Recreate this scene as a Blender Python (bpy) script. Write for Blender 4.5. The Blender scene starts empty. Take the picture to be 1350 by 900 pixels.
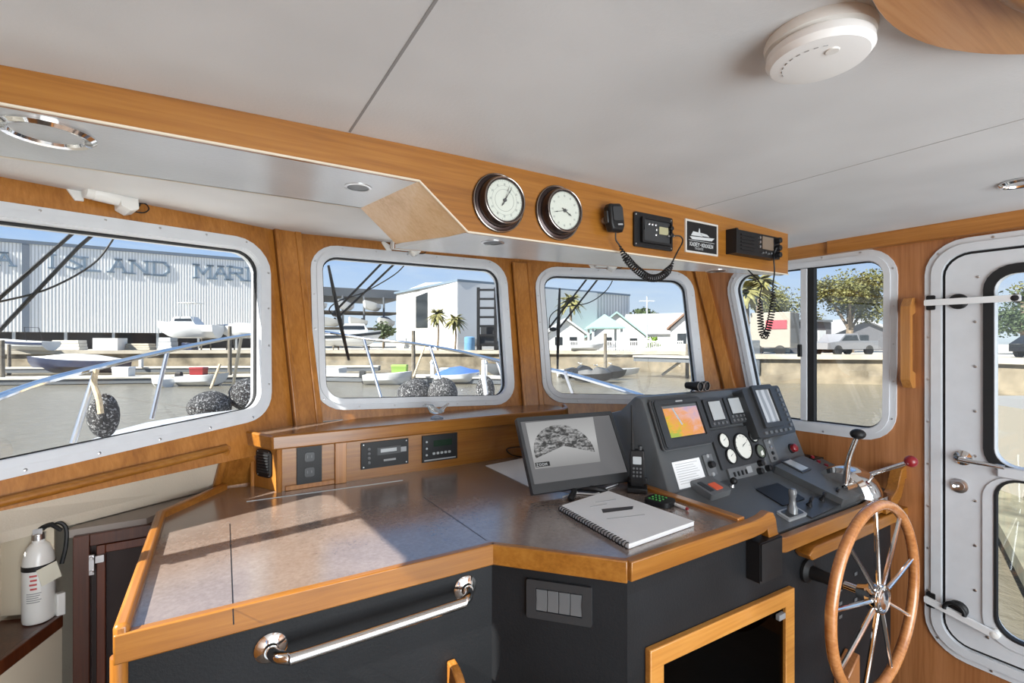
import bpy, bmesh, math, random
from math import sin, cos, pi, radians, sqrt, atan2
from mathutils import Vector as V, Matrix, Quaternion
from mathutils.geometry import tessellate_polygon
random.seed(7)
SC = bpy.context.scene
COL = SC.collection
# ---------------------------------------------------------------- camera model (eye at 0,0,1.5)
F = 637.0; TH = radians(31.8); CT, ST = cos(TH), sin(TH); EYE = V((0, 0, 1.5))
def ray(px, py):
    a = (px - 675) / F; b = (450 - py) / F
    return V((a * CT + ST, -a * ST + CT, b))
def onZ(px, py, z): r = ray(px, py); return EYE + r * ((z - 1.5) / r.z)
def onY(px, py, y): r = ray(px, py); return EYE + r * (y / r.y)
def onX(px, py, x): r = ray(px, py); return EYE + r * (x / r.x)
def at(px, py, d): return EYE + ray(px, py) * d
class Pl:
    """a real surface: origin o, u along it, v up it, n = u x v towards the room"""
    def __init__(s, o, u, v):
        s.o = V(o); s.u = V(u).normalized(); v = V(v); v = v - s.u * v.dot(s.u); s.v = v.normalized(); s.n = s.u.cross(s.v)
        s.M = Matrix(((s.u.x, s.v.x, s.n.x, s.o.x), (s.u.y, s.v.y, s.n.y, s.o.y), (s.u.z, s.v.z, s.n.z, s.o.z), (0, 0, 0, 1)))
    def hit(s, px, py): r = ray(px, py); t = (s.o - EYE).dot(s.n) / r.dot(s.n); return EYE + r * t
    def p2(s, P): d = V(P) - s.o; return (d.dot(s.u), d.dot(s.v))
    def h2(s, px, py): return s.p2(s.hit(px, py))
    def at(s, a, b, n=0): return s.o + s.u * a + s.v * b + s.n * n
    def sub(s, a, b, n=0, rot=0):
        u = s.u * cos(rot) + s.v * sin(rot); v = -s.u * sin(rot) + s.v * cos(rot)
        return Pl(s.at(a, b, n), u, v)
WORLD = Matrix.Identity(4)
def TR(x, y, z, rz=0): return Matrix.Translation((x, y, z)) @ Matrix.Rotation(rz, 4, 'Z')
# ---------------------------------------------------------------- mesh builder
def area2(p): return sum(p[i][0] * p[(i + 1) % len(p)][1] - p[(i + 1) % len(p)][0] * p[i][1] for i in range(len(p))) / 2
def ccw(p): p = [tuple(q) for q in p]; return p if area2(p) > 0 else p[::-1]
def offset(p, d):
    p = ccw(p); n = len(p); out = []
    for i in range(n):
        a, b, c = V(p[i - 1]), V(p[i]), V(p[(i + 1) % n])
        e1 = (b - a).normalized(); e2 = (c - b).normalized()
        n1 = V((e1.y, -e1.x)); n2 = V((e2.y, -e2.x)); m = n1 + n2
        k = d / max(.2, (1 + n1.dot(n2)))
        out.append(tuple(b + m * k))
    return out
def rounded(p, r, seg=6):
    p = ccw(p); n = len(p); out = []
    if not hasattr(r, '__len__'): r = [r] * n
    for i in range(n):
        a, b, c = V(p[i - 1]), V(p[i]), V(p[(i + 1) % n]); ri = r[i]
        if ri <= 1e-6: out.append(tuple(b)); continue
        e1 = (a - b).normalized(); e2 = (c - b).normalized(); ang = e1.angle(e2)
        t = min(ri / math.tan(ang / 2), (a - b).length * .49, (c - b).length * .49); rr = t * math.tan(ang / 2)
        ctr = b + (e1 + e2).normalized() * (rr / sin(ang / 2)); s0 = b + e1 * t - ctr; s1 = b + e2 * t - ctr
        a0 = atan2(s0.y, s0.x); da = atan2(s1.y, s1.x) - a0
        while da > pi: da -= 2 * pi
        while da < -pi: da += 2 * pi
        for k in range(seg + 1): q = a0 + da * k / seg; out.append((ctr.x + rr * cos(q), ctr.y + rr * sin(q)))
    return out
def rect(x0, y0, x1, y1): return [(x0, y0), (x1, y0), (x1, y1), (x0, y1)]
def crect(x, y, w, h): return rect(x - w / 2, y - h / 2, x + w / 2, y + h / 2)
def circ(x, y, r, n=24): return [(x + r * cos(2 * pi * k / n), y + r * sin(2 * pi * k / n)) for k in range(n)]
def smooth_path(pts, k=6):
    pts = [V(p) for p in pts]; out = []
    P = [pts[0] * 2 - pts[1]] + pts + [pts[-1] * 2 - pts[-2]]
    for i in range(1, len(P) - 2):
        for j in range(k):
            t = j / k; a, b, c, d = P[i - 1], P[i], P[i + 1], P[i + 2]
            out.append(.5 * ((2 * b) + (c - a) * t + (2 * a - 5 * b + 4 * c - d) * t * t + (3 * b - a - 3 * c + d) * t ** 3))
    out.append(pts[-1]); return out
class MB:
    def __init__(s, M=None):
        s.v = []; s.f = []; s.mi = []; s.M = M.M if isinstance(M, Pl) else (M or WORLD); s.m = 0; s.mats = []
    def mat(s, m):
        if m not in s.mats: s.mats.append(m)
        s.m = s.mats.index(m); return s
    def frame(s, M): s.M = M.M if isinstance(M, Pl) else M; return s
    def add(s, vs, fs):
        b = len(s.v); s.v += [s.M @ V(p) for p in vs]
        for f in fs: s.f.append([b + i for i in f]); s.mi.append(s.m)
        return s
    def box(s, x0, y0, z0, x1, y1, z1):
        return s.add([(x0, y0, z0), (x1, y0, z0), (x1, y1, z0), (x0, y1, z0), (x0, y0, z1), (x1, y0, z1), (x1, y1, z1), (x0, y1, z1)],
                     [(0, 3, 2, 1), (4, 5, 6, 7), (0, 1, 5, 4), (1, 2, 6, 5), (2, 3, 7, 6), (3, 0, 4, 7)])
    def cbox(s, c, d): return s.box(c[0] - d[0] / 2, c[1] - d[1] / 2, c[2] - d[2] / 2, c[0] + d[0] / 2, c[1] + d[1] / 2, c[2] + d[2] / 2)
    def hexa(s, p):  # 8 points, bottom ring then top ring (both ccw from above)
        return s.add(p, [(0, 3, 2, 1), (4, 5, 6, 7), (0, 1, 5, 4), (1, 2, 6, 5), (2, 3, 7, 6), (3, 0, 4, 7)])
    def plate(s, outer, z0, z1, holes=()):
        outer = ccw(outer); hs = [ccw(h) for h in holes]
        loops = [outer] + hs; flat = [p for l in loops for p in l]; N = len(flat)
        tris = tessellate_polygon([[V((p[0], p[1], 0)) for p in l] for l in loops])
        vs = [(p[0], p[1], z1) for p in flat] + [(p[0], p[1], z0) for p in flat]; fs = []
        for t in tris:
            a, b, c = (V(flat[i]) for i in t); ar = (b - a).x * (c - a).y - (b - a).y * (c - a).x
            if abs(ar) < 1e-12: continue
            t = tuple(t) if ar > 0 else tuple(t)[::-1]
            fs.append(t); fs.append(tuple(i + N for i in t[::-1]))
        k = 0
        for li, l in enumerate(loops):
            n = len(l)
            for i in range(n):
                a, b = k + i, k + (i + 1) % n
                fs.append((a, a + N, b + N, b) if li == 0 else (a, b, b + N, a + N))
            k += n
        return s.add(vs, fs)
    def disc(s, x, y, r, z0, z1, n=24): return s.plate(circ(x, y, r, n), z0, z1)
    def loft(s, loops, cap=True, closed=True):
        n = len(loops[0]); vs = [p for l in loops for p in l]; fs = []
        for i in range(len(loops) - 1):
            for j in range(n if closed else n - 1):
                a = i * n + j; b = i * n + (j + 1) % n; fs.append((a, b, b + n, a + n))
        if cap: fs.append(tuple(range(n))[::-1]); fs.append(tuple((len(loops) - 1) * n + j for j in range(n)))
        return s.add(vs, fs)
    def lathe(s, prof, n=24, x=0, y=0, cap=True):
        return s.loft([[(x + r * cos(2 * pi * k / n), y + r * sin(2 * pi * k / n), z) for k in range(n)] for r, z in prof], cap)
    def tube(s, pts, r, n=8, cap=True, closed=False):
        pts = [V(p) for p in pts]; N = len(pts); rr = r if hasattr(r, '__len__') else [r] * N
        tans = []
        for i in range(N):
            if closed: t = pts[(i + 1) % N] - pts[i - 1]
            else: t = pts[min(i + 1, N - 1)] - pts[max(i - 1, 0)]
            tans.append(t.normalized() if t.length > 1e-9 else V((0, 0, 1)))
        t0 = tans[0]; a = V((0, 0, 1)) if abs(t0.z) < .9 else V((1, 0, 0)); nr = t0.cross(a).normalized(); loops = []
        for i in range(N):
            if i:
                q = tans[i - 1].rotation_difference(tans[i]); nr = q @ nr; nr = (nr - tans[i] * nr.dot(tans[i])).normalized()
            bn = tans[i].cross(nr)
            loops.append([tuple(pts[i] + nr * (rr[i] * cos(2 * pi * k / n)) + bn * (rr[i] * sin(2 * pi * k / n))) for k in range(n)])
        if closed: loops.append(loops[0]); return s.loft(loops, False)
        return s.loft(loops, cap)
    def torus(s, R, r, z=0, n=48, m=10, x=0, y=0):
        return s.tube([(x + R * cos(2 * pi * k / n), y + R * sin(2 * pi * k / n), z) for k in range(n)], r, m, closed=True)
    def ball(s, c, r, n=12, sc=(1, 1, 1)):
        m = n // 2
        return s.loft([[(c[0] + sc[0] * r * sin(pi * (i + .02) / (m + .04)) * cos(2 * pi * k / n), c[1] + sc[1] * r * sin(pi * (i + .02) / (m + .04)) * sin(2 * pi * k / n), c[2] - sc[2] * r * cos(pi * (i + .02) / (m + .04))) for k in range(n)] for i in range(m + 1)])
    def build(s, name, parent=None, m=None, bevel=0, label=None, cat=None, group=None, kind=None, seg=2, smooth=True, origin=None):
        me = bpy.data.meshes.new(name)
        xs = [p.x for p in s.v]; ys = [p.y for p in s.v]; zs = [p.z for p in s.v]
        o = V(origin) if origin is not None else V(((min(xs) + max(xs)) / 2, (min(ys) + max(ys)) / 2, min(zs)))
        me.from_pydata([p - o for p in s.v], [], s.f)
        ms = s.mats if s.mats else [m]
        for q in ms: me.materials.append(q)
        if len(ms) > 1: me.polygons.foreach_set('material_index', s.mi)
        bm = bmesh.new(); bm.from_mesh(me); bmesh.ops.recalc_face_normals(bm, faces=bm.faces); bm.to_mesh(me); bm.free()
        if smooth:
            me.polygons.foreach_set('use_smooth', [True] * len(me.polygons)); me.set_sharp_from_angle(angle=radians(35))
        me.update()
        ob = bpy.data.objects.new(name, me); COL.objects.link(ob)
        wp = V((0, 0, 0))
        q = parent
        while q is not None: wp += q.location; q = q.parent
        ob.location = o - wp
        if parent: ob.parent = parent
        if bevel:
            b = ob.modifiers.new('bevel', 'BEVEL'); b.width = bevel; b.segments = seg; b.limit_method = 'ANGLE'; b.angle_limit = radians(40)
        return tag(ob, label, cat, group, kind)
def tag(o, label=None, cat=None, group=None, kind=None):
    if label: o['label'] = label
    if cat: o['category'] = cat
    if group: o['group'] = group
    if kind: o['kind'] = kind
    return o
def thing(name, loc, label, cat, group=None, kind=None):
    o = bpy.data.objects.new(name, None); o.empty_display_size = .05; COL.objects.link(o); o.location = loc
    return tag(o, label, cat, group, kind)
def dup(o, parent=None):
    c = o.copy(); COL.objects.link(c); c.parent = parent
    for ch in o.children: dup(ch, c)
    return c
def clone(o, loc, rz=None, sc=None, label=None):
    c = dup(o); c.location = loc
    if rz is not None: c.rotation_euler = (0, 0, rz)
    if sc: c.scale = (sc, sc, sc)
    if label: c['label'] = label
    return c
# ---------------------------------------------------------------- materials
def newmat(name):
    m = bpy.data.materials.new(name); m.use_nodes = True; nt = m.node_tree; return m, nt, nt.nodes['Principled BSDF']
def L(nt, a, b): nt.links.new(a, b)
def noise(nt, scale, vec=None, detail=3, rough=.5, dist=0):
    n = nt.nodes.new('ShaderNodeTexNoise'); n.inputs['Scale'].default_value = scale; n.inputs['Detail'].default_value = detail
    n.inputs['Roughness'].default_value = rough; n.inputs['Distortion'].default_value = dist
    if vec: L(nt, vec, n.inputs['Vector'])
    return n
def ramp(nt, fac, stops):
    r = nt.nodes.new('ShaderNodeValToRGB'); e = r.color_ramp.elements
    while len(e) < len(stops): e.new(.5)
    for i, (p, c) in enumerate(stops): e[i].position = p; e[i].color = (*c, 1)
    L(nt, fac, r.inputs[0]); return r
def coords(nt, sc=(1, 1, 1), kind='Object'):
    t = nt.nodes.new('ShaderNodeTexCoord'); m = nt.nodes.new('ShaderNodeMapping'); m.inputs['Scale'].default_value = sc
    L(nt, t.outputs[kind], m.inputs['Vector']); return m.outputs[0]
def bump(nt, b, h, strength=.2, dist=.01):
    n = nt.nodes.new('ShaderNodeBump'); n.inputs['Strength'].default_value = strength; n.inputs['Distance'].default_value = dist
    L(nt, h, n.inputs['Height']); L(nt, n.outputs[0], b.inputs['Normal']); return n
def plain(name, c, rough=.5, metal=0, coat=0, emit=None, es=1, spec=.5, var=0, vscale=20):
    m, nt, b = newmat(name)
    b.inputs['Base Color'].default_value = (*c, 1); b.inputs['Roughness'].default_value = rough; b.inputs['Metallic'].default_value = metal
    b.inputs['Coat Weight'].default_value = coat; b.inputs['Specular IOR Level'].default_value = spec
    if emit: b.inputs['Emission Color'].default_value = (*emit, 1); b.inputs['Emission Strength'].default_value = es
    if var:
        n = noise(nt, vscale, coords(nt)); lo = tuple(x * (1 - var) for x in c); hi = tuple(min(1, x * (1 + var)) for x in c)
        r = ramp(nt, n.outputs[0], [(.3, lo), (.7, hi)]); L(nt, r.outputs[0], b.inputs['Base Color'])
    return m
def wood(name, axis, c0, c1, c2, rough=.32, coat=.35):
    m, nt, b = newmat(name); sc = [34, 34, 34]; sc[axis] = 1.3; sc2 = [9, 9, 9]; sc2[axis] = .5
    n1 = noise(nt, 3.2, coords(nt, sc), 5, .6, .4); n2 = noise(nt, 1.6, coords(nt, sc2), 3, .5, .25)
    mx = nt.nodes.new('ShaderNodeMix'); mx.data_type = 'FLOAT'; mx.inputs[0].default_value = .5
    L(nt, n1.outputs[0], mx.inputs[2]); L(nt, n2.outputs[0], mx.inputs[3])
    r = ramp(nt, mx.outputs[0], [(.33, c0), (.5, c1), (.68, c2)]); L(nt, r.outputs[0], b.inputs['Base Color'])
    b.inputs['Roughness'].default_value = rough; b.inputs['Coat Weight'].default_value = coat; b.inputs['Coat Roughness'].default_value = .2
    bump(nt, b, n1.outputs[0], .06, .002); return m
TK = ((.25, .088, .012), (.37, .142, .024), (.48, .205, .045))
wx = wood('teak_x', 0, *[tuple(v * k for v, k in zip(c, (.80, .80, .62))) for c in TK]); wy = wood('teak_y', 1, *TK); wz = wood('teak_z', 2, *TK)
RD = ((.26, .095, .03), (.38, .155, .055), (.48, .21, .085))
wr = wood('teak_red', 2, *RD)
DK = ((.05, .012, .005), (.085, .022, .008), (.13, .036, .013))
wd = wood('dark_mahogany', 2, *DK)
def leather(name, c, rough, sc=180, st=.25, var=.06):
    m, nt, b = newmat(name); co = coords(nt); n = noise(nt, sc, co, 4, .6); n2 = noise(nt, 3, co, 2)
    lo = tuple(x * (1 - var) for x in c); hi = tuple(min(1, x * (1 + var)) for x in c)
    r = ramp(nt, n2.outputs[0], [(.35, lo), (.65, hi)]); L(nt, r.outputs[0], b.inputs['Base Color'])
    b.inputs['Roughness'].default_value = rough; bump(nt, b, n.outputs[0], st, .004); return m
M_ceil = leather('headliner', (.68, .69, .70), .55, 120, .13)
M_soff = leather('soffit_gloss', (.58, .61, .64), .2, 90, .12)
M_cream = leather('cream_vinyl', (.72, .64, .52), .5)
M_vinyl = leather('black_vinyl', (.010, .011, .013), .55, 160, .15, .3); M_vinyl.node_tree.nodes['Principled BSDF'].inputs['Specular IOR Level'].default_value = .3
def laminate():
    m, nt, b = newmat('counter_laminate'); co = coords(nt); n = noise(nt, 90, co, 5, .7); n2 = noise(nt, 9, co, 3)
    mx = nt.nodes.new('ShaderNodeMix'); mx.data_type = 'FLOAT'; mx.inputs[0].default_value = .35
    L(nt, n.outputs[0], mx.inputs[2]); L(nt, n2.outputs[0], mx.inputs[3])
    r = ramp(nt, mx.outputs[0], [(.3, (.155, .112, .092)), (.7, (.29, .228, .195))]); L(nt, r.outputs[0], b.inputs['Base Color'])
    b.inputs['Roughness'].default_value = .24; b.inputs['Specular IOR Level'].default_value = .9; b.inputs['Coat Weight'].default_value = 1; b.inputs['Coat Roughness'].default_value = .17; bump(nt, b, n.outputs[0], .08, .002); return m
M_lam = laminate()
M_white = plain('white_frame', (.64, .66, .69), .35, var=.03)
M_gloss_w = plain('white_gelcoat', (.78, .79, .8), .2, coat=.3)
M_wplas = plain('white_plastic', (.80, .79, .76), .35)
M_chrome = plain('chrome', (.78, .77, .76), .09, 1)
M_steel = plain('brushed_steel', (.6, .6, .61), .28, 1)
M_black = plain('black_plastic', (.010, .010, .011), .45, spec=.35)
M_rub = plain('black_rubber', (.01, .01, .011), .75)
M_grey = leather('console_grey', (.085, .090, .094), .36, 200, .15)
M_dgrey = plain('dark_grey_plastic', (.032, .034, .037), .38)
M_mgrey = plain('mid_grey_plastic', (.12, .125, .13), .4)
M_lgrey = plain('light_grey_plastic', (.32, .33, .34), .4)
M_lcd = plain('blank_lcd', (.42, .44, .45), .18, spec=.7)
M_dlcd = plain('dim_lcd', (.12, .14, .11), .15)
M_paper = plain('paper', (.80, .81, .82), .7, var=.03, vscale=6)
M_ink = plain('ink', (.06, .06, .065), .6)
M_red = plain('red_plastic', (.25, .01, .015), .3, coat=.4)
M_orange = plain('orange_red', (.75, .12, .05), .5)
M_green = plain('green_keys', (.10, .45, .10), .5)
M_brass = plain('dark_bronze', (.045, .03, .028), .25, .6)
M_dial = plain('dial_cream', (.76, .76, .70), .4)
M_floor = wood('floor_boards', 1, (.10, .085, .07), (.13, .115, .10), (.17, .15, .13))
M_beige = plain('beige_panel', (.66, .58, .45), .45, var=.03, vscale=3)
def glassmat(name, tint=(.97, .985, .98), refl=.055):
    m = bpy.data.materials.new(name); m.use_nodes = True; nt = m.node_tree; nt.nodes.clear()
    o = nt.nodes.new('ShaderNodeOutputMaterial'); t = nt.nodes.new('ShaderNodeBsdfTransparent'); g = nt.nodes.new('ShaderNodeBsdfGlossy')
    mx = nt.nodes.new('ShaderNodeMixShader'); t.inputs[0].default_value = (*tint, 1); g.inputs['Roughness'].default_value = .01
    mx.inputs[0].default_value = refl; L(nt, t.outputs[0], mx.inputs[1]); L(nt, g.outputs[0], mx.inputs[2]); L(nt, mx.outputs[0], o.inputs[0]); return m
M_glass = glassmat('window_glass'); M_dglass = glassmat('smoked_glass', (.12, .12, .13), .03)
M_lens = plain('lamp_lens', (.8, .8, .78), .3)
# ---------------------------------------------------------------- the room's surfaces
ZC = 2.0; XM = .907; XS = 2.464; XP = -.65; YA = -2.6; YF = 1.176; RK = .25
def zceil(x): return ZC - .0147 * (x - XM) ** 2
def facet(px_, py_, ang):
    d = V((cos(ang), -sin(ang), 0)); nout = V((sin(ang), cos(ang), 0))
    return Pl((px_, py_, 1.5), d, V((0, 0, 1)) + nout * RK)
A = radians(29.5)
W1P = facet(.31, 2.273, -A); W2P = facet(.31, 2.273, 0); W3P = facet(1.504, 2.273, A)
W4P = Pl((XS, 0, 1.5), (0, -1, 0), (0, 0, 1)); WPP = Pl((XP, 0, 1.5), (0, 1, 0), (0, 0, 1))
def meet(a, b, z):  # the point where two walls meet at height z
    n1, n2 = a.n, b.n; d1 = n1.dot(a.o) - n1.z * z; d2 = n2.dot(b.o) - n2.z * z
    det = n1.x * n2.y - n1.y * n2.x
    return V(((d1 * n2.y - d2 * n1.y) / det, (n1.x * d2 - n2.x * d1) / det, z))
def wall(name, P, corners, holes, m, thick=.05):
    mb = MB(P); mb.plate([P.p2(c) for c in corners], -thick, 0, holes); return mb.build(name, None, m, kind='structure')
ZT = 2.12
# windows: daylight openings measured on their own walls (TL, TR, BR, BL)
W4 = [W4P.h2(*p) for p in ((967, 364), (1166, 341), (1164, 567), (1004, 548))]
W1 = [W1P.h2(*p) for p in ((-72, 279), (341, 331), (341, 536), (-72, 622))]
W2 = [W2P.h2(*p) for p in ((424, 336), (657, 355), (668, 521), (430, 526))]
W3 = [W3P.h2(*p) for p in ((716, 362), (902, 369), (919, 522), (728, 519))]
WPo = [(.98, -.42), (1.56, -.42), (1.73, .325), (.98, .37)]
R1 = [.075] * 4
def hole(q): return rounded(offset(q, .012), .087)
lo = .0
lo=1.072
wall('wall_front_port', W1P, [meet(WPP, W1P, lo), meet(W1P, W2P, lo), meet(W1P, W2P, ZT), meet(WPP, W1P, ZT)], [hole(W1)], wz)
wall('wall_front_center', W2P, [meet(W1P, W2P, lo), meet(W2P, W3P, lo), meet(W2P, W3P, ZT), meet(W1P, W2P, ZT)], [hole(W2)], wz)
wall('wall_front_starboard', W3P, [meet(W2P, W3P, lo), meet(W3P, W4P, lo), meet(W3P, W4P, ZT), meet(W2P, W3P, ZT)], [hole(W3)], wz)
def yz(P): return P
# starboard door opening, in wall coordinates (u = -Y, v = z-1.5)
DX0, DX1, DZ0, DZ1 = -.784, .12, -1.233, .398
DO = rect(DX0, DZ0, DX1, DZ1)
wall('wall_starboard', W4P, [V((XS, YA, 0)), V((XS, YA, ZT)), meet(W3P, W4P, ZT), meet(W3P, W4P, .9), V((XS, meet(W3P, W4P, .9).y, 0))],
     [hole(W4), rounded(offset(DO, -.046), .09)], wr)
wall('wall_port', WPP, [V((XP, YA, 0)), V((XP, YA, ZT)), meet(WPP, W1P, ZT), meet(WPP, W1P, 1.09), V((XP, 1.45, .95)), V((XP, 1.45, 0))], [hole(WPo), rounded(rect(-1.9, -.45, -.9, .35), .09)], wz)
mb = MB(Pl((0, YA, 1.5), (-1, 0, 0), (0, 0, 1)))
mb.plate(rect(-XS, -1.5, -XP, .55), -.05, 0, [rect(-2.3, -.6, -1.1, .4), rect(-.75, -1.45, .45, .4)]); mb.build('wall_aft', None, wz, kind='structure')
mb = MB(); mb.box(XP - .05, YA - .05, -.05, XS + .05, 2.6, 0); mb.build('floor', None, M_floor, kind='structure')
# cambered ceiling out to the windshield
def ceiling_slab():
    mb = MB(); N = 24; low, top = [], []
    xs = [XP - .04 + (XS - XP + .08) * i / N for i in range(N + 1)]
    def yf(x):
        z = zceil(x); a, b = meet(W1P, W2P, z), meet(W2P, W3P, z); c, d = meet(WPP, W1P, z), meet(W3P, W4P, z)
        if x < a.x: return c.y + (a.y - c.y) * (x - c.x) / (a.x - c.x)
        if x > b.x: return b.y + (d.y - b.y) * (x - b.x) / (d.x - b.x)
        return a.y
    vs = []; fs = []
    for x in xs:
        z = zceil(x); y = yf(x) + .03
        vs += [(x, YA, z), (x, y, z), (x, YA, z + .04), (x, y, z + .04)]
    for i in range(N):
        a = 4 * i; b = a + 4; fs += [(a, a + 1, b + 1, b), (a + 2, b + 2, b + 3, a + 3), (a, b, b + 2, a + 2), (a + 1, a + 3, b + 3, b + 1)]
    fs += [(0, 2, 3, 1), (4 * N, 4 * N + 1, 4 * N + 3, 4 * N + 2)]
    mb.add(vs, fs); return mb.build('ceiling', None, M_ceil, kind='structure')
ceiling_slab()
def seam(n, x, m, w=.0025):
    mb = MB(); z = zceil(x); mb.box(x - w, YA, z - .0012, x + w, 1.17, z + .004); mb.build('trim_%d' % n, None, m, kind='structure')
M_seam = plain('seam_grey', (.30, .30, .30), .7); M_seam2 = plain('seam_light', (.45, .45, .45), .7)
seam(1, .275, M_seam); seam(2, 1.53, M_seam2, .0015)
# window frames: two-step white aluminium ring, black gasket, countersunk screws, one pane each
def ring_pts(q, d, r): return rounded(offset(q, d), r)
def on_path(loop, step):
    n = len(loop); out = []; acc = step * .5
    for i in range(n):
        a, b = V(loop[i]), V(loop[(i + 1) % n]); l = (b - a).length
        while acc <= l: out.append(tuple(a + (b - a) * (acc / l))); acc += step
        acc -= l
    return out
def window(n, P, q, mull=None, w=.05, r=.075):
    root = tag(thing('window_%d' % n, P.at(*q[0]), None, None), kind='structure')
    mb = MB(P); mb.mat(M_white)
    mb.plate(ring_pts(q, w, r + w), -.002, .008, [ring_pts(q, 0, r)])
    mb.plate(ring_pts(q, w * .52, r + w * .5), .006, .014, [ring_pts(q, .002, r)])
    mb.plate(ring_pts(q, .010, r + .01), -.05, .004, [ring_pts(q, -.001, r)])
    mb.mat(M_steel)
    for p in on_path(ring_pts(q, w * .76, r + w * .76), .16): mb.lathe([(.0042, .007), (.0042, .0095), (.002, .0105)], 8, p[0], p[1])
    mb.build('window_frame', root)
    mb = MB(P); mb.mat(M_rub).plate(ring_pts(q, .001, r), -.028, -.012, [ring_pts(q, -.006, r - .006)]); mb.build('gasket', root)
    mb = MB(P); mb.plate(ring_pts(q, -.002, r), -.024, -.019); mb.build('window_glass', root, M_glass)
    return root
window(1, W1P, W1); window(2, W2P, W2); window(3, W3P, W3)
def slider(n, P, q, um, tag_dark=1):
    r = window(n, P, q)
    def yl(pts, u):
        pts = ccw(pts); ys = []
        for i in range(4):
            a, b = pts[i], pts[(i + 1) % 4]
            if (a[0] - u) * (b[0] - u) < 0: ys.append(a[1] + (b[1] - a[1]) * (u - a[0]) / (b[0] - a[0]))
        return min(ys), max(ys)
    y0, y1 = yl(q, um); mb = MB(P); mb.mat(M_white).box(um - .034, y0 + .004, -.012, um - .006, y1 - .004, .008)
    mb.mat(M_rub).box(um - .006, y0 + .004, -.03, um + .024, y1 - .004, .000); mb.build('mullion', r, bevel=.001)
    mb = MB(P); mb.box(um - .044, (y0 + y1) / 2 - .06, .006, um - .026, (y0 + y1) / 2 + .0, .02); mb.build('latch', r, M_black, bevel=.003)
    return r
slider(4, W4P, W4, W4P.h2(1066, 450)[0])
slider(5, WPP, WPo, 1.43)
# corner posts between the windows
def post(name_n, a, b, P1, P2, w, t, z0, z1, m, side):
    """a board standing over the mitre of two walls"""
    lo_, hi_ = meet(a, b, z0), meet(a, b, z1); ax = (hi_ - lo_).normalized()
    nb = (a.n + b.n).normalized(); nb = (nb - ax * nb.dot(ax)).normalized(); u = ax.cross(nb).normalized()
    M = Matrix(((u.x, nb.x, ax.x, lo_.x), (u.y, nb.y, ax.y, lo_.y), (u.z, nb.z, ax.z, lo_.z), (0, 0, 0, 1)))
    mb = MB(M); h = (hi_ - lo_).length
    for (x0, x1, y1) in side: mb.plate(rect(x0, -.02, x1, y1), 0, h)
    ob = mb.build('trim_%d' % name_n, None, m, bevel=.004, kind='structure'); return ob
post(3, W1P, W2P, 0, 0, 0, 0, 1.14, 2.0, wz, [(-.058, .058, .035), (.03, .058, .042), (-.058, -.04, .042)])
post(4, W2P, W3P, 0, 0, 0, 0, 1.14, 1.95, wz, [(-.058, .058, .035), (-.058, -.04, .042), (.03, .058, .042)])
post(5, W3P, W4P, 0, 0, 0, 0, .95, 1.95, wz, [(-.075, .075, .02), (-.028, .028, .045)])
# ceiling trim board along the starboard wall
mb = MB(); mb.mat(wy)
mb.box(XS - .022, YA, 1.905, XS, 1.7, 1.968); mb.box(XS - .035, YA, 1.905, XS - .02, 1.14, 1.968); mb.build('trim_6', None, bevel=.003, kind='structure')
# ================================================================ overhead: deckhead, soffit box, fascia
def deckhead():
    mb = MB(); N = 16; vs = []; fs = []
    for i in range(N + 1):
        x = XP + (XS - XP) * i / N; z = zceil(x) + .068
        a, b, c, d = meet(W1P, W2P, z), meet(W2P, W3P, z), meet(WPP, W1P, z), meet(W3P, W4P, z)
        y = c.y + (a.y - c.y) * (x - c.x) / (a.x - c.x) if x < a.x else (b.y + (d.y - b.y) * (x - b.x) / (d.x - b.x) if x > b.x else a.y)
        y += .04; vs += [(x, 1.19, z), (x, y, z), (x, 1.19, z + .03), (x, y, z + .03)]
    for i in range(N):
        a = 4 * i; b = a + 4; fs += [(a, a + 1, b + 1, b), (a + 2, b + 2, b + 3, a + 3), (a, b, b + 2, a + 2), (a + 1, a + 3, b + 3, b + 1)]
    fs += [(0, 2, 3, 1), (4 * N, 4 * N + 1, 4 * N + 3, 4 * N + 2)]
    MB().add(vs, fs).build('trim_7', None, M_cream, kind='structure')
deckhead()
FA = Pl((0, YF, 1.5), (1, 0, 0), (0, 0, 1))
ZL, ZR = .411, .297
XE = 2.17
top = [(x, zceil(x) - 1.5 + .02) for x in [XE - (XE - XP) * i / 20 for i in range(21)]]
mb = MB(FA); cols = [XP, -.3, 0, .2, .45, .588, .9, 1.2, 1.5, 1.8, 2.0, XE]
zb = lambda x: ZL if x <= .45 else (ZR if x >= .588 else ZL + (ZR - ZL) * (x - .45) / .138)
mb.loft([[(x, zb(x), -.02), (x, zb(x), 0), (x, zceil(x) - 1.5 + .02, 0), (x, zceil(x) - 1.5 + .02, -.02)] for x in cols])
soff = thing('overhead_soffit_box', (.76, 1.3, ZR + 1.5), 'teak-faced overhead electronics box running across above the windshield', 'overhead console')
mb.build('fascia_board', soff, wx, bevel=.002)
Y0 = YF + .02
mb = MB(); p = [(XP + .001, Y0), (.45, Y0), (.388, 1.512), (XP + .001, 1.506)]; mb.plate(p, ZL + 1.5, ZL + 1.515)
mb.build('port_soffit_panel', soff, M_soff, label='glossy grey underside panel')
fr = [onZ(px, py, ZR + 1.5) for px, py in ((521, 327), (672, 340), (840, 353), (1031, 363))]
p = [(.588, Y0), (XE, Y0)] + [(q.x, q.y) for q in fr[::-1]]
mb = MB(); mb.plate(p, ZR + 1.5, ZR + 1.512); mb.build('lower_soffit_panel', soff, M_soff, label='glossy white underside panel')
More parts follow.
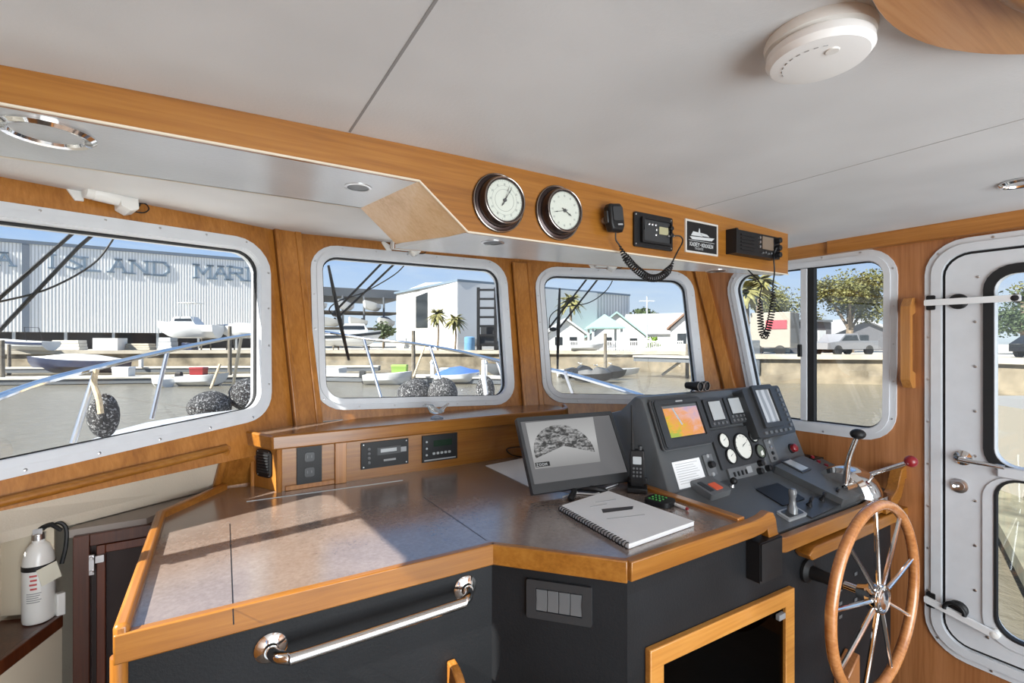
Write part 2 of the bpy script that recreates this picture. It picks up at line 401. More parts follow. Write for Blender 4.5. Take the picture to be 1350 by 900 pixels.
# sloping teak end board between the two levels
mb = MB(); a = (.45, Y0 - .019, ZL + 1.5); b = (.588, Y0 - .019, ZR + 1.5); c_ = (.512, fr[0].y, ZR + 1.5); d_ = (.388, 1.512, ZL + 1.5)
nrm = (V(b) - V(a)).cross(V(d_) - V(a)).normalized() * .012
if nrm.z < 0: nrm = -nrm
mb.hexa([a, b, c_, d_] + [tuple(V(q) + nrm) for q in (a, b, c_, d_)]); mb.build('sloping_end_board', soff, wood('window_lit_teak', 0, (.58, .36, .17), (.70, .48, .27), (.76, .56, .36)))  # paler wood colour stands in for window light on the board
mb = MB(); k = [V((q.x, q.y, 0)) for q in fr]
for i in range(3):
    a, b = k[i], k[i + 1]; t = (b - a).normalized(); nn = V((-t.y, t.x, 0)) * .012
    mb.hexa([(a.x, a.y, ZR + 1.5), (b.x, b.y, ZR + 1.5), (b.x + nn.x, b.y + nn.y, ZR + 1.5), (a.x + nn.x, a.y + nn.y, ZR + 1.5)] + [(q.x, q.y, 2.06) for q in (a, b, b + nn, a + nn)])
mb.box(XE - .014, Y0 - .019, ZR + 1.5, XE - .002, fr[3].y, 2.0)
mb.build('back_board', soff, wx)
mb = MB(); mb.box(XP + .001, 1.506, ZL + 1.5, .388, 1.518, 2.05); mb.build('port_back_board', soff, M_cream)
# white piping along the lower fascia edge
mb = MB(FA)
for a, b in (((XP, ZL), (.45, ZL)), ((.45, ZL), (.588, ZR)), ((.588, ZR), (XE, ZR))): mb.tube([(*a, .0), (*b, .0)], .003, 6)
mb.build('edge_piping', soff, M_cream)
def downlight(loc, r, label, grp=None, down=True, m=M_chrome):
    t = thing('ceiling_downlight', loc, label, 'light', grp)
    if m != M_chrome:
        MB(Pl(loc, (1, 0, 0), (0, -1, 0))).lathe([(r, 0), (r, .0015), (r * .8, .0025)], 28, cap=False).build('trim_ring', t, M_steel)
        MB(Pl(loc, (1, 0, 0), (0, -1, 0))).disc(0, 0, r * .82, -.004, .0012, 28).build('lens', t, M_mgrey); return t
    mb = MB(Pl(loc, (1, 0, 0), (0, -1, 0)))   # n points down
    mb.lathe([(r, 0), (r, .004), (r * .9, .010), (r * .78, .008), (r * .74, .002)], 32, cap=False); mb.build('trim_ring', t, m)
    mb = MB(Pl(loc, (1, 0, 0), (0, -1, 0))); mb.lathe([(r * .76, 0), (r * .74, .003), (r * .3, .004)], 32); mb.build('lens', t, M_soff)
    return t
downlight((-.275, 1.285, ZL + 1.5), .075, 'large oval-looking chrome ring light in the grey port soffit')
downlight((.33, 1.31, ZL + 1.5), .035, 'small flat light beside the sloping teak board under the port soffit', m=M_wplas)
downlight((.715, 1.263, ZR + 1.5), .035, 'small flush light in the white soffit below the barometer', m=M_wplas)
downlight((1.80, 1.275, ZR + 1.5), .042, 'small chrome light under the soffit below the wooden box end', m=M_steel)
DL = onZ(1346, 241, 1.977); downlight((DL.x, DL.y, zceil(DL.x)), .05, 'round chrome downlight in the main ceiling near the side door')
# smoke alarm
AX = onZ(1079, 75, 1.965); t = thing('smoke_alarm', (AX.x, AX.y, zceil(.85)), 'round white smoke alarm on the ceiling', 'smoke alarm')
D = Pl((AX.x, AX.y, zceil(.85)), (1, 0, 0), (0, -1, 0))
MB(D).lathe([(.078, 0), (.080, .006), (.078, .016), (.072, .018)], 48).build('mounting_base', t, M_wplas)
mb = MB(D); mb.mat(plain('alarm_white', (.86, .86, .85), .3)); mb.lathe([(.070, .016), (.070, .021), (.076, .023), (.077, .034), (.070, .043), (.050, .046), (.001, .0465)], 48)
mb.mat(M_seam)
for k in range(9):
    a = radians(140 + k * 14); mb.tube([(.052 * cos(a + j * .03), .052 * sin(a + j * .03), .0462) for j in range(5)], .0007, 4)
mb.build('cover', t)
mb = MB(D); mb.lathe([(.010, .046), (.009, .048), (.001, .048)], 16, -.02, .03); mb.build('test_button', t, M_wplas)
# round teak hatch surround on the ceiling
t = thing('ceiling_hatch_surround', (.86, -.16, 1.965), 'large round teak hatch surround on the ceiling beyond the smoke alarm', 'hatch surround')
D = Pl((.86, -.16, 1.998), (1, 0, 0), (0, -1, 0))
mb = MB(D); mb.plate(circ(0, 0, .472, 96), -.02, .030, [circ(0, 0, .33, 72)]); mb.build('outer_ring', t, wood('teak_pale_x', 0, (.42, .19, .07), (.55, .27, .11), (.62, .34, .16)), bevel=.004)
mb = MB(D); mb.torus(.345, .024, .034, 96, 12); mb.build('inner_rim', t, wx)
mb = MB(D); mb.disc(0, 0, .335, -.01, .01, 64); mb.build('hatch_lid', t, M_gloss_w)
# ---------------------------------------------------------------- instruments on the fascia
M_bez = plain('dark_chrome', (.28, .25, .23), .18, 1)
def wallclock(name, px, py, label, cat, hands, dial_extra):
    a, b = FA.h2(px, py); P = FA.sub(a, b); t = thing(name, P.o, label, cat)
    MB(P).lathe([(.082, 0), (.083, .004), (.079, .008), (.070, .010), (.067, .034), (.064, .040), (.058, .041), (.056, .036)], 48, cap=False).build('case', t, M_brass)
    mb = MB(P); mb.torus(.0795, .003, .006, 48, 8); mb.torus(.0625, .0024, .039, 48, 8); mb.build('bezel', t, M_bez)
    mb = MB(P); mb.mat(M_dial).disc(0, 0, .059, .028, .034, 48)
    mb.mat(M_seam)
    for k in range(60 if dial_extra else 48):
        q = 2 * pi * k / (60 if dial_extra else 48); r0 = .050 if k % 5 == 0 else .053
        mb.tube([(r0 * cos(q), r0 * sin(q), .0342), (.056 * cos(q), .056 * sin(q), .0342)], .0004, 4)
    for k in range(12):
        q = 2 * pi * k / 12; mb.box(.044 * cos(q) - .0022, .044 * sin(q) - .003, .034, .044 * cos(q) - .001, .044 * sin(q) + .003, .0345); mb.box(.044 * cos(q) + .001, .044 * sin(q) - .003, .034, .044 * cos(q) + .0022, .044 * sin(q) + .003, .0345)
    if not dial_extra: mb.torus(.030, .0004, .0343, 40, 4); mb.torus(.040, .0003, .0343, 40, 4)
    mb.build('dial', t)
    for ang, ln, w_, z in hands:
        q = radians(ang); mb = MB(P.sub(0, 0, z, q)); mb.plate([(-.012, -w_ * .6), (ln * .6, -w_ * .5), (ln * .66, -w_ * 1.3), (ln, 0), (ln * .66, w_ * 1.3), (ln * .6, w_ * .5), (-.012, w_ * .6)], 0, .0008); mb.build('hand', t, M_ink)
    MB(P).lathe([(.005, .034), (.005, .039), (.001, .040)], 16).build('hub', t, M_ink)
    MB(P).plate(circ(0, 0, .0595, 48), .0395, .0402).build('glass', t, M_glass)
wallclock('barometer', 657, 268, 'round bronze-cased barometer with cream dial, further from the side door', 'barometer', [(58, .042, .0012, .036), (240, .020, .002, .037), (72, .046, .0006, .0375)], 0)
wallclock('ship_clock', 735, 281, 'round bronze-cased ship clock showing about a quarter to four', 'clock', [(193, .043, .0012, .036), (-30, .028, .0022, .037)], 1)
# text strokes: one tiny stroke alphabet, used wherever the place has writing
GL = {'A': ((0, 0, .5, 1), (.5, 1, 1, 0), (.2, .4, .8, .4)), 'B': ((0, 0, 0, 1), (0, 1, .8, .85), (.8, .85, .8, .6), (.8, .6, 0, .52), (0, .52, .9, .4), (.9, .4, .9, .1), (.9, .1, 0, 0)),
      'C': ((1, .85, .5, 1), (.5, 1, 0, .6), (0, .6, 0, .4), (0, .4, .5, 0), (.5, 0, 1, .15)), 'D': ((0, 0, 0, 1), (0, 1, .6, 1), (.6, 1, 1, .7), (1, .7, 1, .3), (1, .3, .6, 0), (.6, 0, 0, 0)),
      'E': ((0, 0, 0, 1), (0, 1, 1, 1), (0, .5, .8, .5), (0, 0, 1, 0)), 'F': ((0, 0, 0, 1), (0, 1, 1, 1), (0, .5, .8, .5)), 'I': ((.5, 0, .5, 1),), 'K': ((0, 0, 0, 1), (0, .45, 1, 1), (.25, .6, 1, 0)),
      'L': ((0, 0, 0, 1), (0, 0, 1, 0)), 'M': ((0, 0, 0, 1), (0, 1, .5, .3), (.5, .3, 1, 1), (1, 1, 1, 0)), 'N': ((0, 0, 0, 1), (0, 1, 1, 0), (1, 0, 1, 1)), 'O': ((0, .2, 0, .8), (0, .8, .5, 1), (.5, 1, 1, .8), (1, .8, 1, .2), (1, .2, .5, 0), (.5, 0, 0, .2)),
      'P': ((0, 0, 0, 1), (0, 1, .9, .9), (.9, .9, .9, .55), (.9, .55, 0, .45)), 'R': ((0, 0, 0, 1), (0, 1, .9, .9), (.9, .9, .9, .55), (.9, .55, 0, .48), (.4, .5, 1, 0)), 'S': ((1, .85, .5, 1), (.5, 1, 0, .8), (0, .8, 1, .25), (1, .25, .5, 0), (.5, 0, 0, .15)),
      'T': ((0, 1, 1, 1), (.5, 0, .5, 1)), 'U': ((0, 1, 0, .2), (0, .2, .5, 0), (.5, 0, 1, .2), (1, .2, 1, 1)), 'V': ((0, 1, .5, 0), (.5, 0, 1, 1)), 'W': ((0, 1, .25, 0), (.25, 0, .5, .7), (.5, .7, .75, 0), (.75, 0, 1, 1)), 'Y': ((0, 1, .5, .5), (1, 1, .5, .5), (.5, .5, .5, 0)),
      'H': ((0, 0, 0, 1), (1, 0, 1, 1), (0, .5, 1, .5)), 'G': ((1, .85, .5, 1), (.5, 1, 0, .6), (0, .6, 0, .4), (0, .4, .5, 0), (.5, 0, 1, .1), (1, .1, 1, .45), (1, .45, .6, .45)), 'Z': ((0, 1, 1, 1), (1, 1, 0, 0), (0, 0, 1, 0)),
      '-': ((.2, .5, .8, .5),), 'X': ((0, 0, 1, 1), (0, 1, 1, 0))}
def letters(mb, s, x, y, h, z0, z1, wf=.6, sp=.28, th=.13, serif=False):
    for ch in s:
        if ch != ' ':
            for x0, y0, x1, y1 in GL[ch]:
                a = V((x + x0 * h * wf, y + y0 * h)); b = V((x + x1 * h * wf, y + y1 * h)); d = (b - a).normalized(); n = V((-d.y, d.x)) * (h * th / 2); e = d * h * th * .3
                mb.plate([tuple(a - e - n), tuple(b + e - n), tuple(b + e + n), tuple(a - e + n)], z0, z1)
                if serif:
                    for q, yy in ((a, y0), (b, y1)):
                        if yy in (0, 1) and abs(d.y) > .5: mb.plate(crect(q.x, q.y, h * th * 3, h * th * .7), z0, z1)
        x += h * (wf + sp)
    return x
def screws(mb, w_, h_, z, r=.003, m=M_steel):
    mb.mat(m)
    for sx in (-1, 1):
        for sy in (-1, 1): mb.lathe([(r, z), (r * .9, z + .0015), (r * .3, z + .0018)], 10, sx * w_, sy * h_)
def coil(path, R, turns, r=.0016, n=14):
    """a spring-coiled lead wound about a hanging path"""
    P = smooth_path(path, 8); Ls = [0]
    for i in range(1, len(P)): Ls.append(Ls[-1] + (P[i] - P[i - 1]).length)
    T = Ls[-1]; out = []; N = turns * n; j = 0
    for i in range(N + 1):
        d = T * i / N
        while j < len(P) - 2 and Ls[j + 1] < d: j += 1
        f = (d - Ls[j]) / max(1e-9, Ls[j + 1] - Ls[j]); c = P[j].lerp(P[j + 1], f); t = (P[j + 1] - P[j]).normalized()
        a = t.cross(V((0, 1, 0)) if abs(t.y) < .9 else V((1, 0, 0))).normalized(); b = t.cross(a); q = 2 * pi * i / n
        e = min(1, 6 * i / N, 6 * (N - i) / N); out.append(c + (a * cos(q) + b * sin(q)) * R * e)
    return out
# flush-mount radio
a, b = FA.h2(860, 306); P = FA.sub(a, b); t = thing('marine_radio', P.o, 'black flush-mounted radio left of the boat plaque with silver buttons and amber display', 'radio')
mb = MB(P); mb.mat(M_black).plate(rounded(crect(0, 0, .192, .118), .008), 0, .008); mb.plate(rounded(crect(.006, 0, .150, .088), .006), .006, .020, [rounded(crect(.008, 0, .135, .074), .005)]); screws(mb, .088, .050, .008); mb.build('bezel', t, bevel=.001)
mb = MB(P); mb.mat(M_dgrey).plate(rounded(crect(.01, 0, .134, .074), .004), .006, .013)
mb.build('faceplate', t)
MB(P).plate(rounded(crect(.042, .006, .046, .026), .002), .012, .015).build('display', t, plain('amber_lcd', (.38, .36, .22), .3))
for k, (x, y) in enumerate(((-.03, .022), (-.014, .022), (.002, .022), (.006, .006), (.004, -.012))): MB(P.sub(x, y)).lathe([(.005, .012), (.005, .016), (.003, .0175)], 12).build('push_button', t, M_steel)
for y in (.018, -.006): MB(P.sub(.074, y)).lathe([(.008, .010), (.0075, .026), (.005, .027)], 14).build('knob', t, M_black)
# hand mic with coiled lead hanging in a loop
t = thing('radio_microphone', FA.hit(800, 290), 'black fist microphone clipped up with coiled lead looping to the flush radio', 'microphone')
a, b = FA.h2(800, 291); P = FA.sub(a, b, .0, radians(8))
mb = MB(P); mb.lathe([(.012, 0), (.012, .01), (.006, .012), (.006, .02)], 16, -.012, 0); mb.build('hook', t, M_steel)
def grip(P, t):
    mb = MB(P); O = [(-.026, -.040), (.020, -.046), (.030, -.03), (.030, .036), (.020, .046), (-.022, .046), (-.030, .036), (-.032, -.02)]
    mb.loft([[(x * s_, y * s_ + dy, z) for x, y in O] for z, s_, dy in ((.018, .80, 0), (.024, 1, 0), (.044, 1, 0), (.052, .84, 0))]); mb.build('mic_body', t, M_black, bevel=.003)
    mb = MB(P); mb.plate(rounded(crect(0, .012, .042, .044), .006), .05, .055); mb.build('speaker_grille', t, M_dgrey, bevel=.001)
    mb = MB(P); mb.plate(crect(.006, -.022, .02, .005), .051, .0535); mb.build('mic_badge', t, M_lgrey)
    mb = MB(P); mb.box(-.036, -.014, .026, -.030, .024, .042); mb.build('talk_key', t, M_dgrey, bevel=.002)
grip(P, t)
pts = [FA.sub(0, 0, .035).hit(*q) for q in ((812, 304), (818, 318), (824, 332))]
FH = FA.sub(0, 0, .03)
pth = [FH.hit(*q) for q in ((816, 322), (824, 338), (838, 354), (856, 366), (872, 364), (884, 352), (888, 342))]
mb = MB(); mb.tube(smooth_path([P.at(.0, -.044, .034)] + [FH.hit(812, 316), pth[0]], 4), .0025, 8); mb.tube(coil(pth, .0115, 34, .002), .0026, 6, cap=True)
mb.tube(smooth_path([pth[-1], FH.hit(893, 332), FH.hit(900, 318), FA.sub(0, 0, .028).hit(896, 311), FA.sub(0, 0, .016).hit(884, 311)], 5), .0026, 8); mb.build('coiled_lead', t, M_black)
mb = MB(); mb.tube([FA.sub(0, 0, .016).hit(880, 311), FA.sub(0, 0, .018).hit(888, 311)], .005, 10); mb.build('plug', t, M_steel)
# plaque
a, b = FA.h2(924, 314); P = FA.sub(a, b); t = thing('builder_plaque', P.o, 'square black plaque with a white boat drawing and silver edge', 'plaque')
mb = MB(P); mb.mat(M_black).plate(crect(0, 0, .180, .112), 0, .004); mb.build('plate', t)
mb = MB(P); mb.plate(crect(0, 0, .190, .122), 0, .006, [crect(0, 0, .176, .108)]); mb.build('border', t, plain('bright_edge', (.72, .70, .66), .3, .3))
mb = MB(P); mb.mat(plain('silver_print', (.55, .57, .58), .4))
mb.plate([(-.07, .000), (.075, .006), (.06, -.006), (-.055, -.010)], .004, .0046); mb.plate([(-.062, .004), (-.05, .02), (-.005, .018), (.005, .006)], .004, .0046); mb.plate([(-.02, .018), (-.016, .034), (-.012, .034), (-.010, .018)], .004, .0046)
mb.plate([(-.01, .019), (.03, .016), (.045, .008), (0, .008)], .004, .0046); mb.plate(rect(-.074, -.0145, .074, -.013), .004, .0046)
letters(mb, 'KADEY-KROGEN', -.068, -.034, .013, .004, .0046, .62, .26, .2); letters(mb, 'YACHTS', -.04, -.046, .007, .004, .0046, .7, .5, .2)
mb.build('lettering', t)
# second radio with knobs, boxed
P1_ = [FA.sub(0, 0, 0).h2(*q) for q in ((960, 304), (1016, 318))]
P = FA.sub(1.880, .390); t = thing('boxed_radio', P.o, 'black bracket-mounted radio with side knobs at the end of the fascia', 'radio')
mb = MB(P); mb.mat(M_black).plate(rounded(crect(0, 0, .30, .092), .006), .004, .042); mb.box(-.158, -.046, 0, -.146, .050, .046)
for k in range(5): mb.box(-.125, -.030 + k * .014, .042, -.035, -.024 + k * .014, .0455)
mb.build('case', t, bevel=.002)
MB(P).plate(rounded(crect(.058, .012, .078, .052), .003), .042, .045).build('display', t, plain('brown_lcd', (.20, .15, .11), .25))
for k in range(3): MB(P.sub(.002, .030 - .018 * k)).lathe([(.006, .042), (.0055, .047), (.002, .048)], 12).build('push_button', t, M_steel)
for k in range(4): MB(P.sub(.02 + .02 * k, -.03 + .003 * (k % 2))).lathe([(.005, .042), (.0045, .048), (.002, .049)], 10).build('keypad_button', t, M_mgrey)
for y in (.030, -.002, -.030): MB(P.sub(.122, y)).lathe([(.013, .040), (.0115, .062), (.008, .064)], 18).build('knob', t, M_black)
# its hanging coiled lead
FH = FA.sub(0, 0, .05)
t = thing('hanging_coiled_lead', FH.hit(1010, 440), 'black coiled lead hanging in a narrow loop in front of the side window', 'cord')
pa = [FH.hit(*q) for q in ((1019, 374), (1019, 400), (1015, 424), (1009, 443), (1004, 436), (1002, 410), (1002, 388))]
mb = MB(); mb.tube(smooth_path([FA.sub(1.99, .375, .04).o, FH.hit(1020, 340), FH.hit(1021, 358), pa[0]], 5), .0028, 8)
mb.tube(coil(pa, .0105, 36, .0024), .0026, 6); mb.tube(smooth_path([pa[-1], FH.hit(1003, 374), V((pa[-1].x + .015, 1.19, 1.80))], 5), .0026, 8); mb.build('coil', t, M_black)
mb = MB(); mb.tube([FA.sub(1.99, .36, .034).o, FA.sub(1.99, .39, .05).o], .006, 10); mb.build('plug', t, M_black)
# ---------------------------------------------------------------- wiper motors
def wiper_motor(P, c, L_, label, sc=1, arm=True):
    P = P.sub(c[0], c[1], 0, c[2]); t = thing('wiper_motor', P.o, label, 'wiper motor')
    MB(P).plate([(-L_ - .03, .018), (-L_ - .018, .026), (-L_ + .02, .004), (-L_ + .02, -.026), (-L_ - .002, -.03)], 0, .006).build('mounting_foot', t, M_wplas, bevel=.001)
    MB(Pl(P.at(-L_ + .01, 0, .03), P.v, P.n)).lathe([(.014, 0), (.025, .004), (.026, .02), (.024, .024), (.026, .028), (.026, L_ - .02)], 20).build('motor_barrel', t, M_wplas)
    MB(P).plate(rounded([(-.014, -.034), (.012, -.046), (.036, -.034), (.036, .028), (-.014, .028)], .006), .004, .052).build('gearbox', t, M_wplas, bevel=.003)
    mb = MB(); mb.tube(smooth_path([P.at(.036, -.03, .02), P.at(.062, -.028, .024), P.at(.080, -.008, .022), P.at(.074, .014, .012), P.at(.056, .012, .002)], 6), .0022, 8); mb.build('cable', t, M_black)
    MB(P.sub(.055, .008)).lathe([(.008, 0), (.008, .006), (.004, .008)], 12).build('grommet', t, M_black)
c = W1P.h2(156, 267); wiper_motor(W1P, (c[0], c[1], radians(-2)), .115, 'white wiper motor over the port window with a looped black wire')
c = W2P.h2(541, 331); wiper_motor(W2P, (c[0], c[1] + .012, 0), .12, 'white wiper motor above the middle window, half behind the sloping board')
c = W3P.h2(803, 357); wiper_motor(W3P, (c[0], c[1] + .035, 0), .10, 'white wiper motor above the starboard forward window, mostly behind the soffit')
# ================================================================ lower bulkhead, shelf
ZS = 1.158
a0, a1 = onZ(361, 573, ZS), onZ(328, 569, ZS)
YB = 1.945
sh = [(a0.x, 1.925), (1.50, 1.925), (1.56, 1.99), (1.56, 2.19)] + [(.31, 2.19), (a1.x - .02, 2.10), (a1.x, a1.y)]
t = thing('windshield_shelf', (.85, 2.0, ZS - .045), 'narrow teak-edged shelf under the middle windshield window', 'shelf')
MB().plate(offset(sh, -.004), ZS - .03, ZS).build('shelf_top', t, M_lam)
def strip(mb, pts, w_, h_, side=1, closed=False):
    """rectangular edging swept along a level path; side = outward side"""
    pts = [V(p) for p in pts]; loops = []
    for i, p in enumerate(pts):
        t0 = (pts[i] - pts[i - 1]).normalized() if i else (pts[1] - pts[0]).normalized(); t1 = (pts[i + 1] - pts[i]).normalized() if i < len(pts) - 1 else t0
        h0 = V((t0.x, t0.y, 0)); h1 = V((t1.x, t1.y, 0))
        if h0.length < 1e-4: h0 = h1
        if h1.length < 1e-4: h1 = h0
        if h0.length < 1e-4: h0 = h1 = V((1, 0, 0))
        h0.normalize(); h1.normalize()
        n0 = V((h0.y, -h0.x, 0)) * side; n1 = V((h1.y, -h1.x, 0)) * side; m = n0 + n1; n = m / max(.3, 1 + n0.dot(n1))
        tt = (t0 + t1).normalized(); up = n0.cross(tt) * (-1 if n0.cross(tt).z < 0 else 1) if tt.length > .1 else V((0, 0, 1))
        up.normalize(); k = 1 / max(.45, abs(up.dot((t0.cross(n0)).normalized())))
        loops.append([tuple(p), tuple(p + n * w_), tuple(p + n * w_ - up * h_ * k), tuple(p - up * h_ * k)])
    mb.loft(loops); return mb
mb = MB(); strip(mb, [(a1.x - .03, a1.y + .06, ZS + .006), (a1.x, a1.y, ZS + .006), (a0.x, 1.925, ZS + .006), (1.47, 1.925, ZS + .006), (1.53, 1.96, ZS + .010), (1.56, 2.02, ZS + .016)], .018, .052)
mb.build('shelf_edging', t, wx, bevel=.006)
# bulkhead panel below it
c0, c1 = onZ(370, 653, .952), onZ(333, 640, .952)
t = thing('instrument_bulkhead', (.8, YB, .952), 'teak bulkhead below the shelf holding two small instruments', 'bulkhead')
mb = MB(); mb.box(c0.x, YB, .952, 1.395, YB + .018, ZS - .03); mb.build('main_panel', t, wx)
mb = MB()
d1 = V((c1.x - c0.x, c1.y - YB, 0)).normalized(); nn = V((d1.y, -d1.x, 0)); nn = -nn if nn.y > 0 else nn
e = V((c1.x, c1.y, 0)); b0 = V((c0.x, YB, 0)); mb.hexa([tuple(b0 + V((0, 0, .952))), tuple(e + V((0, 0, .952))), tuple(e - nn * .018 + V((0, 0, .952))), tuple(b0 - nn * .018 + V((0, 0, .952)))] + [tuple(q + V((0, 0, ZS - .03))) for q in (b0, e, e - nn * .018, b0 - nn * .018)])
mb.build('corner_panel', t, wz)
MB().tube([(c0.x, YB, .952), (c0.x, YB, ZS - .03)], .010, 10).build('corner_bead', t, wz); MB().tube([(e.x, e.y, .952), (e.x, e.y, ZS - .03)], .009, 10).build('corner_bead', t, wz)
BP = Pl((0, YB, 1.5), (1, 0, 0), (0, 0, 1))
u0, u1 = BP.h2(441, 600)[0], BP.h2(456, 600)[0]
mb = MB(BP); mb.box(u0, -.548, 0, u1, -.372, .012); mb.box(c0.x + .02, -.548, 0, u0, -.53, .006); mb.build('vertical_batten', t, wz, bevel=.002)
def fit(P, *px):
    q = [V(P.h2(*p)) for p in px]; c = sum(q, V((0, 0))) / 4
    w_ = ((q[1] - q[0]).length + (q[2] - q[3]).length) / 2; h_ = ((q[3] - q[0]).length + (q[2] - q[1]).length) / 2
    ang = ((q[1] - q[0]).normalized() + (q[2] - q[3]).normalized()); return c, w_, h_, atan2(ang.y, ang.x)
def onp(P, *px, rot=False, n=0):
    c, w_, h_, r = fit(P, *px); return P.sub(c.x, c.y, n, r if rot else 0), w_, h_
CP = Pl(b0 + V((0, 0, 1.5)), -d1 if (-d1).x > 0 else d1, (0, 0, 1))
if CP.n.y > 0: CP = Pl(CP.o, -CP.u, CP.v)
P, w_, h_ = onp(CP, (339, 592), (359, 592), (359, 629), (339, 628))
t = thing('louvred_alarm_speaker', P.at(0, -h_ / 2), 'small black louvred speaker plate on the corner panel under the shelf', 'speaker')
mb = MB(P); mb.mat(M_black).plate(rounded(crect(0, 0, w_, h_), w_ * .22), 0, .005); screws(mb, w_ * .36, h_ * .42, .005, .0025); mb.build('plate', t, bevel=.001)
mb = MB(P)
for k in range(7): mb.box(-w_ * .34, h_ * (-.32 + k * .1), .004, w_ * .34, h_ * (-.27 + k * .1), .009)
mb.build('louvre', t, M_dgrey)
P, w_, h_ = onp(BP, (391, 588), (424, 585), (424, 636), (391, 637))
t = thing('power_outlet_plate', P.at(0, -h_ / 2), 'tall black outlet plate with four-hole socket between shelf corner and batten', 'power outlet')
mb = MB(P); mb.plate(crect(0, 0, w_, h_), 0, .006); mb.build('cover_plate', t, M_black, bevel=.001)
for y in (.2, -.2):
    mb = MB(P); mb.mat(M_dgrey).plate(rounded(crect(0, y * h_, .034, .034), .008), .006, .009); mb.mat(M_mgrey)
    for sx in (-1, 1): mb.box(sx * .007 - .0015, y * h_ - .004, .009, sx * .007 + .0015, y * h_ + .006, .0095)
    mb.build('socket', t)
P, w_, h_ = onp(BP, (475, 584), (538, 577), (538, 611), (476, 618))
t = thing('battery_monitor', P.at(0, -h_ / 2), 'black bulkhead instrument with pale display and corner screws, nearer the outlet plate', 'instrument')
mb = MB(P); mb.mat(M_black).plate(crect(0, 0, w_, h_), 0, .006); screws(mb, w_ * .45, h_ * .42, .006, .003); mb.build('faceplate', t, bevel=.001)
mb = MB(P); mb.mat(M_dgrey).plate(crect(.015, .012, w_ * .5, .030), .006, .008); mb.build('display_bezel', t)
MB(P).plate(crect(.013, .014, .066, .014), .008, .009).build('display', t, M_lcd)
mb = MB(P); mb.mat(M_lgrey); mb.plate(crect(.018, -.026, .05, .008), .006, .007); mb.build('printed_legend', t); MB(P).plate(rect(.06, .0, .088, .02), .006, .0068).build('badge', t, M_lgrey)
for k in range(4): MB(P.sub(-.066, -.028 + .018 * k)).lathe([(.006, .006), (.006, .010), (.003, .011)], 12).build('push_button', t, M_mgrey)
P, w_, h_ = onp(BP, (556, 574), (602, 570), (602, 604), (556, 609))
t = thing('inverter_remote', P.at(0, -h_ / 2), 'black bulkhead instrument with dark green display and a row of white buttons', 'instrument')
mb = MB(P); mb.mat(M_black).plate(crect(0, 0, w_, h_), 0, .008); mb.mat(M_lgrey).plate(crect(0, -h_ * .43, w_ * .9, .006), .008, .0085); mb.build('faceplate', t, bevel=.001)
MB(P).plate(crect(.012, .02, .085, .026), .008, .009).build('display', t, plain('green_lcd', (.012, .03, .016), .2))
for k in range(5): MB(P).plate(rounded(crect(-.03 + .018 * k, -.022, .012, .010), .003), .008, .011).build('push_button', t, M_lcd)
for k in range(3): MB(P.sub(-.062, .03 - .028 * k)).lathe([(.005, .008), (.0045, .010), (.002, .011)], 10).build('indicator', t, M_lcd)
# glass bird, scrap of paper
P = onZ(576, 551, ZS); t = thing('glass_bird', (P.x, P.y - .0, ZS), 'small clear glass bird ornament on the shelf', 'bird ornament')
M_cg = plain('clear_glass', (.75, .78, .78), .06); M_cg.node_tree.nodes['Principled BSDF'].inputs['Transmission Weight'].default_value = .8
mb = MB(TR(P.x, P.y, ZS + .001)); mb.loft([[(x + rx * cos(q) , rx * .62 * sin(q), z + dz * cos(q)) for q in [2 * pi * k / 14 for k in range(14)]] for x, rx, z, dz in
    ((-.052, .004, .066, 0), (-.044, .011, .060, .004), (-.034, .014, .058, .004), (-.026, .016, .046, .004), (-.008, .026, .030, .004), (.012, .022, .022, .004), (.026, .010, .032, .004))])
mb.tube([(.012, 0, .026), (.034, 0, .044), (.058, 0, .062)], [.012, .008, .003], 8); mb.tube([(-.056, 0, .062), (-.066, 0, .059)], [.004, .001], 6); mb.build('bird_body', t, M_cg)
mb = MB(TR(P.x, P.y, ZS + .001)); mb.lathe([(.028, 0), (.030, .003), (.022, .007), (.008, .012)], 20); mb.build('foot', t, M_cg)
P0 = onZ(425, 555, ZS); mb = MB(TR(P0.x, P0.y, ZS, .15)); mb.plate(crect(0, 0, .16, .05), .001, .002)
tag(mb.build('paper_slip', None, M_paper), 'small slip of paper lying on the shelf beside the post', 'paper')
# ================================================================ counter
ZK = .952
O0, O1, O2 = (-.158, 1.168), (.650, 1.150), (.889, .880)
cpoly = [O0, O1, O2, (1.375, .880), (1.375, YB), (c0.x, YB), (c1.x, c1.y), (.03, 2.10), (-.15, 1.856)]
ctr = thing('chart_counter', (.5, 1.4, 0), 'long L-shaped counter with brown laminate top, teak edging and black vinyl front', 'counter')
MB().plate(offset(cpoly, -.002), ZK - .03, ZK).build('laminate_top', ctr, M_lam)
def seam2(px0, px1, w_=.0012):
    a, b = onZ(*px0, ZK), onZ(*px1, ZK); d = (b - a).normalized(); n = V((-d.y, d.x, 0)) * w_
    return [(a.x - n.x, a.y - n.y), (b.x - n.x, b.y - n.y), (b.x + n.x, b.y + n.y), (a.x + n.x, a.y + n.y)]
for q_ in (((303, 690), (308, 822)), ((558, 655), (641, 712))): MB().plate(seam2(*q_), ZK - .002, ZK + .0004).build('joint_line', ctr, M_black)
mb = MB(); mb.plate(seam2((325, 661), (531, 633), .002), ZK - .002, ZK + .0016); mb.build('lid_hinge_strip', ctr, M_lcd)
